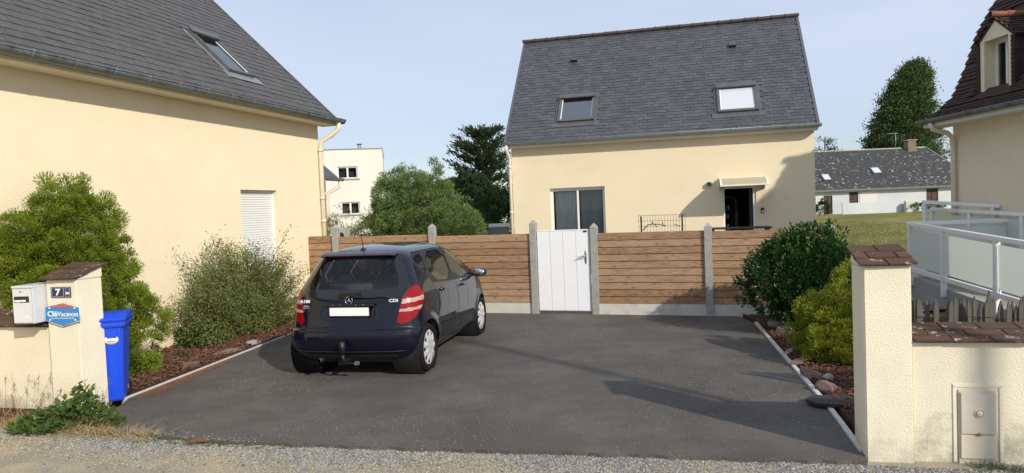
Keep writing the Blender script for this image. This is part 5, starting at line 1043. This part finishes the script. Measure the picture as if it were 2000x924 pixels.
clumpy(t, 'foliage', [(0, 0, 0, .72, .5, 1.62, 'cone'), (-.6, -.2, 0, .7, .6, 1.5, 'cone'), (.62, -.12, 0, .42, .4, 1.35, 'cone')], 1300, 50, .075, .04, .013, M['thuja'], up=1.0); stems(t, 'trunk', 4, .3, 1.2, .03, M['bark'])
# golden thuja on the right
t = plant('thuja_bush', 'bright yellow green thuja half hidden behind the right pillar', 'bush', (4.08, 8.55, 0))
clumpy(t, 'foliage', [(.1, 0, 0, .62, .62, 1.22, 'cone'), (-.25, .25, 0, .42, .42, .88, 'cone'), (-.30, -.15, 0, .36, .36, .62, 'cone'), (.2, -.25, 0, .5, .4, 1.05, 'cone')], 520, 220, .095, .030, .010, M['thuja2'], up=1.1, jit=.3); stems(t, 'trunk', 5, .3, .8, .03, M['bark'])
# dark glossy shrub
t = plant('evergreen_shrub', 'dark glossy evergreen shrub in front of the plank fence on the right', 'shrub', (4.42, 10.55, 0))
EP = [(0, 0, .85, .74, .62, .62, 'e'), (.28, .1, .80, .55, .5, .42, 'e'), (-.1, .1, 1.05, .45, .4, .42, 'e'), (-.45, 0, .70, .48, .45, .42, 'e'), (.1, -.2, .5, .6, .45, .4, 'e')]
clumpy(t, 'foliage', EP, 900, 30, .12, .055, .030, M['euon'], up=.2, spread=1.0, fold=.12)
pp, dd = [], []
for i in range(34):
    a = random.uniform(0, 6.28); r_ = random.uniform(0, .68); b = np.array([-.1+r_*math.cos(a), r_*.8*math.sin(a), 1.28-.8*r_*r_]); d = unit(np.array([math.cos(a)*r_*.8, math.sin(a)*r_*.8, 1.0])+rng.normal(size=3)*.12); L_ = random.uniform(.16, .36)
    for k in range(16): pp.append(b+d*L_*k/16); dd.append(unit(d*.8+dirs(1)[0]))
for i in range(10):
    a = math.pi+random.uniform(-.9, .9); b = np.array([.75*math.cos(a), .5*math.sin(a), random.uniform(.65, 1.1)]); d = unit(np.array([math.cos(a), math.sin(a)*.5, .25])); L_ = random.uniform(.15, .32)
    for k in range(14): pp.append(b+d*L_*k/14); dd.append(unit(d*.8+dirs(1)[0]))
leaves('young_leaves', np.array(pp), np.array(dd), .055, .026, M['euont'], t, .15)
stems(t, 'stems', 14, .6, 1.2, .022, M['bark'])
# cotoneaster
t = plant('cotoneaster_bush', 'loose arching cotoneaster between the parked car and the shuttered window', 'bush', (-4.70, 11.9, 0))
ax = np.array([math.sin(R(15.7)), math.cos(R(15.7)), 0])
pp, dd = [], []; bm_ = MB()
for i in range(330):
    s_ = random.uniform(-1.35, 1.7); o_ = np.array([0, 0, .02])+ax*s_*.6+np.array([random.uniform(-.15, .1), 0, 0]); a = random.uniform(0, 6.28); R_ = random.uniform(.2, .74)*(1.0 if s_ > -.6 else .8); H_ = random.uniform(.25, 1.78)*(1-.30*abs(s_-.35))
    if i % 9 == 0: H_ *= 1.10; R_ *= 1.25
    dirv = np.array([math.cos(a), math.sin(a), 0])
    if dirv[0] < 0: R_ *= .72
    pts = [o_+dirv*R_*(u**1.4)+ax*.35*s_*u*.6+np.array([0, 0, H_*(1.55*u-.55*u**2.6 if i % 3 else 1.0*u**.8)]) for u in np.linspace(0, 1, 9)]
    bm_.tube(pts, [.010-.0009*k for k in range(9)], 4, cap=False)
    for k in range(1, 9):
        q0, q1 = pts[k-1], pts[k]; d = unit(q1-q0)
        for _ in range(int(5+k*4.2)):
            u = random.random(); off = rng.normal(size=3)*(.038+.012*k*(.5)); pp.append(q0+(q1-q0)*u+off*.9); dd.append(unit(d*.5+dirs(1)[0]))
pp = np.array(pp); dd = np.array(dd); ok = pp[:, 2] > .03
leaves('foliage', pp[ok], dd[ok], .036*(.6+.8*rng.random(ok.sum())), .020, M['coton'], t, .15); bm_.build('branches', M['bark'], t)
t = plant('box_plant', 'small low evergreen at the foot of the cotoneaster nearest the street', 'plant', (-5.0, 11.25, .03)); clumpy(t, 'foliage', [(0, 0, .14, .30, .30, .22, 'e')], 120, 24, .06, .03, .018, M['euon'], up=.3)
# iris like tufts on the bark
def tuft(name, label, loc, n, ln, wd, mat, spread=.7, cat='plant', group=None):
    t = plant(name, label, cat, loc, group); P, D = np.zeros((n, 3)), unit(rng.normal(size=(n, 3))*[spread, spread, .15]+[0, 0, 1]); P[:, :2] = rng.normal(size=(n, 2))*.03
    # curved blades of three joints
    L_ = ln*(.6+.6*rng.random(n)); mb = MB(); 
    for i in range(n):
        p0 = P[i]; d = D[i]; sd = unit(np.cross(d, [0.01, 0, 1]))*wd/2; dr = np.array([d[0], d[1], -.3])*L_[i]*.35
        p1 = p0+d*L_[i]*.4; p2_ = p0+d*L_[i]*.75+dr*.3; p3_ = p0+d*L_[i]+dr
        mb.add([p0-sd, p0+sd, p1+sd, p1-sd, p2_+sd*.7, p2_-sd*.7, p3_], [(0, 1, 2, 3), (3, 2, 4, 5), (5, 4, 6)])
    mb.build('blades', mat, t); return t
tuft('iris_clump', 'bright green strappy plant in the bark bed left of the kerb', (-4.98, 9.25, .03), 34, .26, .018, M['euont'])
tuft('iris_clump', 'small strappy tuft on the bark just behind the blue bin', (-5.12, 9.75, .03), 20, .20, .014, M['euont'])
tuft('low_plant', 'little dark green rosette near the cotoneaster on the bark', (-4.88, 10.35, .03), 40, .14, .02, M['euon'], 1.2)
# stones along the left bed
def rock(name, label, loc, r, mat, group=None, seed=0, par=None):
    rr = random.Random(seed); bm = bmesh.new(); bmesh.ops.create_icosphere(bm, subdivisions=3, radius=1)
    pls = [(Vector([rr.gauss(0, 1) for _ in range(3)]).normalized(), rr.uniform(.6, .85)) for _ in range(11)]
    for v in bm.verts:
        for n_, d_ in pls:
            k = v.co.dot(n_)
            if k > d_: v.co -= n_*(k-d_)
        v.co = Vector((v.co.x*r[0], v.co.y*r[1], v.co.z*r[2]))
    me = bpy.data.meshes.new(name); bm.to_mesh(me); bm.free(); me.materials.append(mat); o = link(name, me, par, loc); o.rotation_euler = (rr.uniform(-.3, .3), rr.uniform(-.3, .3), rr.uniform(0, 6))
    if label: tag(o, label, 'stone', group)
    return o
pink = material('pink_stone', (.22, .135, .115), (.14, .09, .08), .9, 7, 6, .5, 30); greyst = material('grey_stone', (.34, .32, .29), (.24, .22, .2), .9, 7, 6, .5, 30)
for i, (lb, l, r_, m_) in enumerate([('low pink stone nearest the dark slab in the right bed', (3.16, 7.22, .03), (.10, .14, .08), pink), ('small white flecked stone between the pink stones of the right bed', (3.32, 7.55, .05), (.07, .07, .06), greyst),
    ('largest angular pink stone in the right bed', (3.24, 7.75, .03), (.10, .18, .09), pink), ('flat reddish stone under the yellow thuja', (3.36, 8.4, .03), (.08, .15, .05), pink), ('rounded brown stone under the yellow thuja further back', (3.5, 9.0, .03), (.08, .12, .06), greyst),
    ('pale stone at the foot of the dark glossy shrub', (3.95, 10.35, .06), (.12, .14, .10), greyst), ('pale cracked stone at the far end of the right bed', (4.02, 10.8, .08), (.17, .14, .12), greyst),
    ('flat brown stone in the bark beside the left kerb', (-4.50, 9.7, .03), (.13, .2, .05), pink), ('long flat stone along the left kerb before the cotoneaster', (-4.32, 10.5, .03), (.12, .26, .06), pink), ('grey brown stone by the left kerb near the car', (-4.15, 11.2, .03), (.10, .18, .06), greyst)]): rock('stone', lb, l, r_, m_, None, i+3)
# dark flat slab lying across the kerb
rr = random.Random(9); n = 26; ring = [(.26*math.cos(a)*(1+rr.uniform(-.06, .06)), .17*math.sin(a)*(1+rr.uniform(-.08, .08))) for a in np.linspace(0, 2*math.pi, n, endpoint=False)]
o = MB().prism(ring, .012, .045, 'z').build('dark_slab', material('dark_slab', (.018, .018, .019), (.03, .03, .03), .7, 9, 5, .6, 40), None, .006); o.location = (3.02, 6.72, .012); o.rotation_euler = (.02, 0, -.25); tag(o, 'dark flat slab lying across the right hand kerb by the pillar', 'slab')
# ---- trees behind
def tree_crown(par, name, parts, ncl, per, cr_, ln, wd, mat, up=.3, **k): return clumpy(par, name, parts, ncl, per, cr_, ln, wd, mat, up, **k)
t = plant('olive_tree', 'bushy grey green tree behind the fence between the two cream houses', 'tree', (-2.35, 19.2, 0))
OP = [(0, 0, 1.55, 1.25, 1.1, 1.05, 'e'), (.28, 0, 2.36, .42, .45, .86, 'e'), (-.78, 0, 2.25, .52, .5, .84, 'e'), (-.25, -.2, 2.35, .6, .6, .72, 'e'), (.90, 0, 1.55, .55, .6, .75, 'e'), (-1.15, -.1, 1.35, .55, .5, .7, 'e'), (1.15, 0, 1.3, .36, .4, .65, 'e')]
tree_crown(t, 'crown', OP, 1900, 44, .16, .075, .020, M['olive'], up=.7); stems(t, 'trunk', 9, .8, 2.3, .07, M['bark'])
t = plant('bamboo_clump', 'thin wispy pale green bush between the white house and the left wall', 'bush', (-4.55, 18.6, 0)); clumpy(t, 'foliage', [(0, 0, 1.1, .62, .5, 1.0, 'e'), (.7, .2, .9, .5, .4, .95, 'e')], 330, 24, .16, .085, .014, leafmat('pale_leaf', (.10, .13, .04), (.24, .26, .10)), up=.9); stems(t, 'stems', 16, .7, 2.0, .015, M['bark'])
t = plant('hedge_bush', 'dark green rounded hedge right of the grey green tree', 'hedge', (-.55, 23.6, 0)); clumpy(t, 'foliage', [(0, 0, 1.2, 1.0, .8, 1.3, 'e'), (.9, 0, 1.2, .9, .8, 1.25, 'e')], 520, 26, .18, .085, .04, M['euon'], up=.4); stems(t, 'stems', 8, .6, 1.6, .04, M['bark'])
# cypress with layered flat limbs
t = plant('cypress_tree', 'dark layered cypress rising behind the gap beside the cream house', 'tree', (-1.85, 50, 0))
pp, dd = [], []; lm = MB().tube([(0, 0, -.1), (.1, 0, 3), (.2, .1, 8.0)], [.35, .28, .06], 10)
for i in range(150):
    u = random.random(); z = 1.0+6.2*u; a = random.uniform(0, 6.28); RR = float(np.interp(u, [0, .5, .72, .88, 1], [2.7, 2.75, 2.1, 1.5, .9]))*random.uniform(.55, 1.08)
    if u > .85: RR *= .9
    d = np.array([math.cos(a), math.sin(a), .30+.55*u*u]); tip = np.array([.1, 0, z])+d*RR
    lm.tube([(.1, 0, z-.2), tuple(np.array([.1, 0, z])+d*RR*.5-np.array([0, 0, .08])), tuple(tip)], [.05, .03, .01], 4, cap=False)
    m = 75; q = .25+.75*rng.random(m)**.7; base = np.array([.1, 0, z])+d*RR*q[:, None]; base += rng.normal(size=(m, 3))*[.20, .20, .07]; pp.append(base); dd.append(unit(d+rng.normal(size=(m, 3))*.45+[0, 0, .25]))
pp = np.concatenate(pp); dd = np.concatenate(dd); leaves('crown', pp, dd, .28*(.6+.8*rng.random(len(pp))), .10, M['cyp'], t, .2); lm.build('trunk', M['bark'], t)
t = plant('cypress_tree', 'smaller dark bushy cypress low at the left of the layered one', 'tree', (-3.1, 47, 0)); clumpy(t, 'crown', [(0, 0, 2.6, 1.3, 1.2, 1.5, 'e'), (1.2, 0, 2.4, 1.2, 1.2, 1.4, 'e')], 330, 26, .3, .28, .10, M['cyp'], up=.4); MB().tube([(0, 0, -.1), (0, 0, 2)], .15, 8).build('trunk', M['bark'], t)
# poplar
t = plant('poplar_tree', 'tall leaning full crowned poplar behind the far bungalow', 'tree', (52.3, 97, 0))
pp, dd = [], []
for i in range(760):
    u = random.random(); z = 6.0+13.4*u; hw_ = .86*np.interp(u, [0, .3, .6, .87, .96, 1], [4.7, 4.4, 3.1, 1.7, .7, .1]); lean = np.interp(u, [0, .3, .6, .87, 1], [.8, 1.2, 2.0, 2.7, 3.4]); a = random.uniform(0, 6.28); rr_ = hw_*random.uniform(.4, 1.1)**.5*(1+.16*math.sin(a*5+z*2.1)+.10*math.sin(z*3.3+a))
    b = np.array([lean+rr_*math.cos(a), rr_*.8*math.sin(a), z]); m = 110; b = b*1.0; q = b+rng.normal(size=(m, 3))*[.52, .52, .34]; pp.append(q); dd.append(unit(np.array([math.cos(a)*.6+.3, math.sin(a)*.6, .8])+rng.normal(size=(m, 3))*.6))
pp = np.concatenate(pp); dd = np.concatenate(dd); leaves('crown', pp, dd, .30*(.6+.8*rng.random(len(pp))), .17, M['pop'], t, .2)
MB().tube([(0, 0, -.1), (.2, 0, 8), (1.2, 0, 17)], [.5, .4, .1], 10).build('trunk', M['bark'], t)
def pine(label, loc, H_, r_, bare=False):
    t = plant('pine_tree', label, 'tree', loc); pp, dd = [], []; lm = MB().tube([(0, 0, -.1), (.1, 0, H_*.6), (0, 0, H_)], [.22, .14, .03], 8)
    for i in range(34 if bare else 60):
        u = random.random(); z = H_*(.35+.63*u); a = random.uniform(0, 6.28); RR = r_*(1-.75*u)*random.uniform(.6, 1.1); d = np.array([math.cos(a), math.sin(a), .25+.5*u]); tip = np.array([0, 0, z])+d*RR; lm.tube([(0, 0, z), tuple(tip)], [.05, .02], 4, cap=False)
        m = 34; pp.append(np.array([0, 0, z])+d*RR*(.45+.6*rng.random((m, 1)))+rng.normal(size=(m, 3))*[.35, .35, .16]); dd.append(unit(d+rng.normal(size=(m, 3))*.7+[0, 0, .3]))
    pp = np.concatenate(pp); dd = np.concatenate(dd); leaves('crown', pp, dd, .42*(.6+.8*rng.random(len(pp))), .09, M['cyp'], t, .2); lm.build('trunk', M['bark'], t)
pine('small open topped pine left of the poplar above the bungalow roof', (45.2, 102, 0), 10.2, 3.2, True)
pine('dark pine right of the poplar beside the mansard house', (60.8, 102, 0), 11.0, 3.6)
pine('low dark pine at the cream house corner above the bungalow roof', (41.6, 106, 0), 9.0, 2.6, True); pine('second low pine beside the cream house corner', (39.5, 103, 0), 8.6, 2.4)
t = plant('far_bush', 'small green bush against the far bungalow below its last shutter', 'bush', (44.9, 76.5, 0)); clumpy(t, 'foliage', [(0, 0, .3, 1.5, .7, .65, 'e')], 130, 20, .2, .16, .08, M['weed'])
t = plant('far_bush', 'small dark bush at the corner of the cream house on the lawn', 'bush', (33.6, 76.5, 0)); clumpy(t, 'foliage', [(0, 0, .6, .6, .6, .9, 'e')], 90, 20, .2, .16, .08, M['euon'])
# far belt of trees closing the horizon on both sides, behind the houses
P, D = [], []
for i in range(900):
    x = random.uniform(-160, 170); y = random.uniform(150, 170); h_ = random.uniform(2, 5.5)+1.5*math.sin(x*.1); m = 12; P.append(np.array([x, y, h_*random.random()])+rng.normal(size=(m, 3))*[1.4, 1.4, .7]); D.append(unit(rng.normal(size=(m, 3))+[0, 0, .8]))
tag(leaves('treeline', np.concatenate(P), np.concatenate(D), 1.6, .8, M['cyp']), kind='stuff')
# ---- weeds at the left pillar
t = plant('weed_clump', 'broad leaved green weeds at the foot of the numbered pillar', 'weeds', (-4.52, 7.02, -.05))
m = 900; a = rng.random(m)*2*np.pi; r_ = rng.random(m)**.6; P = np.stack([r_*.55*np.cos(a), r_*.20*np.sin(a), .03+.24*(1-r_**1.5)*rng.random(m)+.02], 1); P[:, 2] += .30*np.exp(-((P[:, 0]-.2)/.16)**2)*rng.random(m)
D = unit(np.stack([np.cos(a), np.sin(a), .5+rng.random(m)], 1)+rng.normal(size=(m, 3))*.5)
leaves('foliage', P, D, .075*(.6+.7*rng.random(m)), .062*(.7+.6*rng.random(m)), M['weed'], t, .12, nrm=np.tile([0, 0, 1.], (m, 1)))
fm = MB(); fp = []
for i in range(7):
    x, y, h_ = random.uniform(.02, .30), random.uniform(-.05, .08), random.uniform(.25, .46); q = [(x, y, .05), (x+random.uniform(-.03, .03), y, h_*.6), (x+random.uniform(-.08, .08), y, h_)]; fm.tube(q, [.004, .003, .002], 5); fp += [np.array(q[2])+rng.normal(size=3)*.022 for _ in range(9)]
fm.build('flower_stems', M['weed'], t); leaves('yellow_flowers', np.array(fp), dirs(len(fp)), .020, .018, leafmat('yellow_petal', (.6, .5, .06), (.7, .6, .15)), t)
def grass_patch(name, pts, ln, wd, mat, spread=.5, label=None):
    P = np.array(pts); n = len(P); D = unit(rng.normal(size=(n, 3))*[spread, spread, .1]+[0, 0, 1]); L_ = ln*(.5+.8*rng.random(n)); sd = unit(np.cross(D, rng.normal(size=(n, 3))))*wd/2; dr = D*[1, 1, 0]*L_[:, None]*.5
    V_ = np.stack([P-sd, P+sd, P+D*L_[:, None]*.5+sd*.8, P+D*L_[:, None]*.5-sd*.8, P+D*L_[:, None]+dr], 1).reshape(-1, 3); k = np.arange(n)[:, None]*5
    F = np.concatenate([k+[0, 1, 2], k+[0, 2, 3], k+[3, 2, 4]], 0); return tag(link(name, np_mesh(name, V_, F, mat)), kind='stuff')
def line_pts(n, p, q, w_, z): u = rng.random(n); g_ = rng.normal(size=n)*w_; p = np.array(p); q = np.array(q); d = unit(q-p); nn_ = np.array([-d[1], d[0]]); b = p+(q-p)*u[:, None]+nn_*g_[:, None]; return np.concatenate([b, np.full((n, 1), z)], 1)
grass_patch('dry_grass', np.concatenate([line_pts(1500, (-8.2, 8.2), (-4.9, 7.25), .10, -.05), line_pts(900, (-4.9, 7.22), (-4.05, 6.85), .10, -.04), line_pts(250, (-4.1, 6.8), (-3.4, 6.6), .05, -.04)]), .16, .006, M['straw'], .8)
grass_patch('green_grass', np.concatenate([line_pts(500, (-8.2, 8.1), (-5.0, 7.2), .10, -.05), line_pts(110, (-3.6, 6.6), (-2.0, 6.15), .04, -.035), line_pts(200, (3.3, 5.17), (3.6, 5.05), .03, -.06)]), .08, .008, M['weed'], .9)
sm_ = MB(); sp_p, sp_d = [], []
for i in range(34):
    x = random.uniform(-6.2, -4.15); y = 7.12-.25*(x+4.5)+random.uniform(-.12, .1); h_ = random.uniform(.2, .52); lx = random.uniform(-.12, .22); q = [(x, y, -.05), (x+lx*.3, y, h_*.6), (x+lx, y-.02, h_)]; sm_.tube(q, [.002, .0016, .001], 4, cap=False)
    for k in range(12): sp_p.append(np.array(q[2])-np.array([lx*.15, 0, .09*k/12])+rng.normal(size=3)*.004); sp_d.append(unit(np.array([lx, 0, .25])+rng.normal(size=3)*.12))
sm_.build('seed_stems', M['straw']); tag(bpy.data.objects['seed_stems'], kind='stuff'); tag(leaves('seed_heads_grass', np.array(sp_p), np.array(sp_d), .032, .006, leafmat('seed_brown', (.16, .08, .04), (.26, .15, .08)), None), kind='stuff')
# ================= SCATTER =================
def inside(P, poly): return pip(P[:, 0], P[:, 1], poly)
def pebbles(name, P, s, mat, flat=.6):
    n = len(P); A = dirs(n); B = unit(np.cross(A, dirs(n))); Cc = np.cross(A, B); s = s[:, None]
    oct_ = np.array([[1, 0, 0], [0, 1, 0], [-1, 0, 0], [0, -1, 0], [0, 0, 1], [0, 0, -1]], float)
    k = (.7+.6*rng.random((n, 6, 1))); V_ = P[:, None]+(oct_[None, :, 0:1]*A[:, None]+oct_[None, :, 1:2]*B[:, None]+oct_[None, :, 2:3]*Cc[:, None]*.8)*s[:, None]*k; V_[:, :, 2] = P[:, None, 2]+(V_[:, :, 2]-P[:, None, 2])*flat
    F = np.array([(0, 1, 4), (1, 2, 4), (2, 3, 4), (3, 0, 4), (1, 0, 5), (2, 1, 5), (3, 2, 5), (0, 3, 5)]); FF = (F[None]+6*np.arange(n)[:, None, None]).reshape(-1, 3)
    return tag(link(name, np_mesh(name, V_.reshape(-1, 3), FF, mat)), kind='stuff')
def edgey(x): return np.interp(x, [-8, -4.02, -2.72, -.07, 2.6, 3.6, 4.5], [8.0, 6.83, 6.37, 5.81, 5.24, 5.0, 4.8])
gm_ = material('gravel_stone', (.07, .075, .08), (.46, .45, .42), .85, 5, 3, island=.9, spec=.25); gm2 = material('sandy_gravel', (.26, .22, .15), (.52, .46, .33), .9, 5, 3, island=.9, spec=.2)
n = 52000; x = rng.uniform(-5.6, 4.2, n); dpt = np.abs(rng.normal(size=n))*.38; y = edgey(x)-dpt+.03; ok = y > 4.3; P = np.stack([x, y, np.full(n, -.031)], 1)[ok]; s = (.004+.009*rng.random(n)**3)[ok]
pick = rng.random(len(P)) < np.clip(1.15-(edgey(P[:, 0])-P[:, 1])*1.6+.35*np.sin(P[:, 0]*3), .15, .95)
pebbles('gravel', P[pick], s[pick], gm_); pebbles('sandy_gravel', P[~pick], s[~pick]*.85, gm2)
n = 14000; x = rng.uniform(-3.6, 3.2, n); y = rng.uniform(5.9, 11.5, n); den = np.sin(x*1.3+y*.6)+np.sin(x*.7-y*1.1+2); ok = (den > .1*rng.normal(size=n)+.2) & inside(np.stack([x, y], 1), drive)
pebbles('loose_grit', np.stack([x, y, np.full(n, .003)], 1)[ok], (.0018+.0036*rng.random(n)**4)[ok], material('pale_grit', (.34, .31, .25), (.55, .50, .42), .9, 5, island=.9))
n = 520; u = rng.random(n); x = -4.3+1.9*u+rng.normal(size=n)*.05; y = edgey(x)+np.abs(rng.normal(size=n))*.10; pebbles('edge_grit', np.stack([x, y, np.full(n, .003)], 1), .003+.004*rng.random(n), gm_)
# bark chips
def chips(name, poly, n, mat, size, z=.035):
    xs = [q[0] for q in poly]; ys = [q[1] for q in poly]; P = np.stack([rng.uniform(min(xs), max(xs), n), rng.uniform(min(ys), max(ys), n)], 1); P = P[inside(P, poly)]; m = len(P)
    P3 = np.concatenate([P, np.full((m, 1), z)+rng.random((m, 1))*.03], 1); A = unit(np.stack([rng.normal(size=m), rng.normal(size=m), rng.normal(size=m)*.25], 1)); B = unit(np.cross(A, np.tile([0, 0, 1.], (m, 1))+rng.normal(size=(m, 3))*.4)); Cn = np.cross(A, B)
    s = size*(.5+rng.random((m, 1))); return tag(boxes_joined(name, P3, A*s, B*s*.45, Cn*.004, None, mat), kind='stuff')
cm = material('bark_chip', (.075, .033, .021), (.19, .09, .055), .9, 5, island=.95)
chips('bark_chips', [(-5.9, 8.2), (-4.55, 8.1), (-3.93, 12.0), (-3.74, 14.0), (-4.3, 14.8), (-5.6, 10.8)], 9000, cm, .017)
chips('bark_chips_right', [(2.86, 5.8), (3.90, 11.4), FW(3.7, -.1), (5.2, 11.4), (4.8, 6)], 6000, cm, .017)
# fallen rust coloured needles on the asphalt by the left kerb
n = 1500; u = rng.random(n)**1.3; b = np.array([-4.42, 8.2])+(np.array([-3.9, 11.5])-np.array([-4.42, 8.2]))*u[:, None]*.6; x = b[:, 0]+np.abs(rng.normal(size=n))*.09*(1.3-u); y = b[:, 1]+rng.normal(size=n)*.1
x2 = -2.95+rng.normal(size=180)*.05; y2 = 6.42+rng.normal(size=180)*.03; P = np.stack([np.concatenate([x, x2]), np.concatenate([y, y2]), np.full(n+180, .006)], 1); P[-180:, 2] = .002; A = unit(rng.normal(size=(n+180, 3))*[1, 1, .1])
tag(boxes_joined('fallen_needles', P, A*.012, unit(np.cross(A, [[0, 0, 1.]]))*.003, np.tile([0, 0, .001], (n+180, 1)), None, material('rust_needles', (.15, .065, .035), (.24, .11, .06), .9, 5, island=.9)), kind='stuff')
# lawn tufts in the gap at the back right
P = np.stack([rng.uniform(8, 26, 14000), rng.uniform(22, 55, 14000), np.full(14000, -.075)], 1); grass_patch('lawn_grass', P, .12, .03, leafmat('lawn_blade', (.18, .18, .05), (.33, .28, .10)), .9)
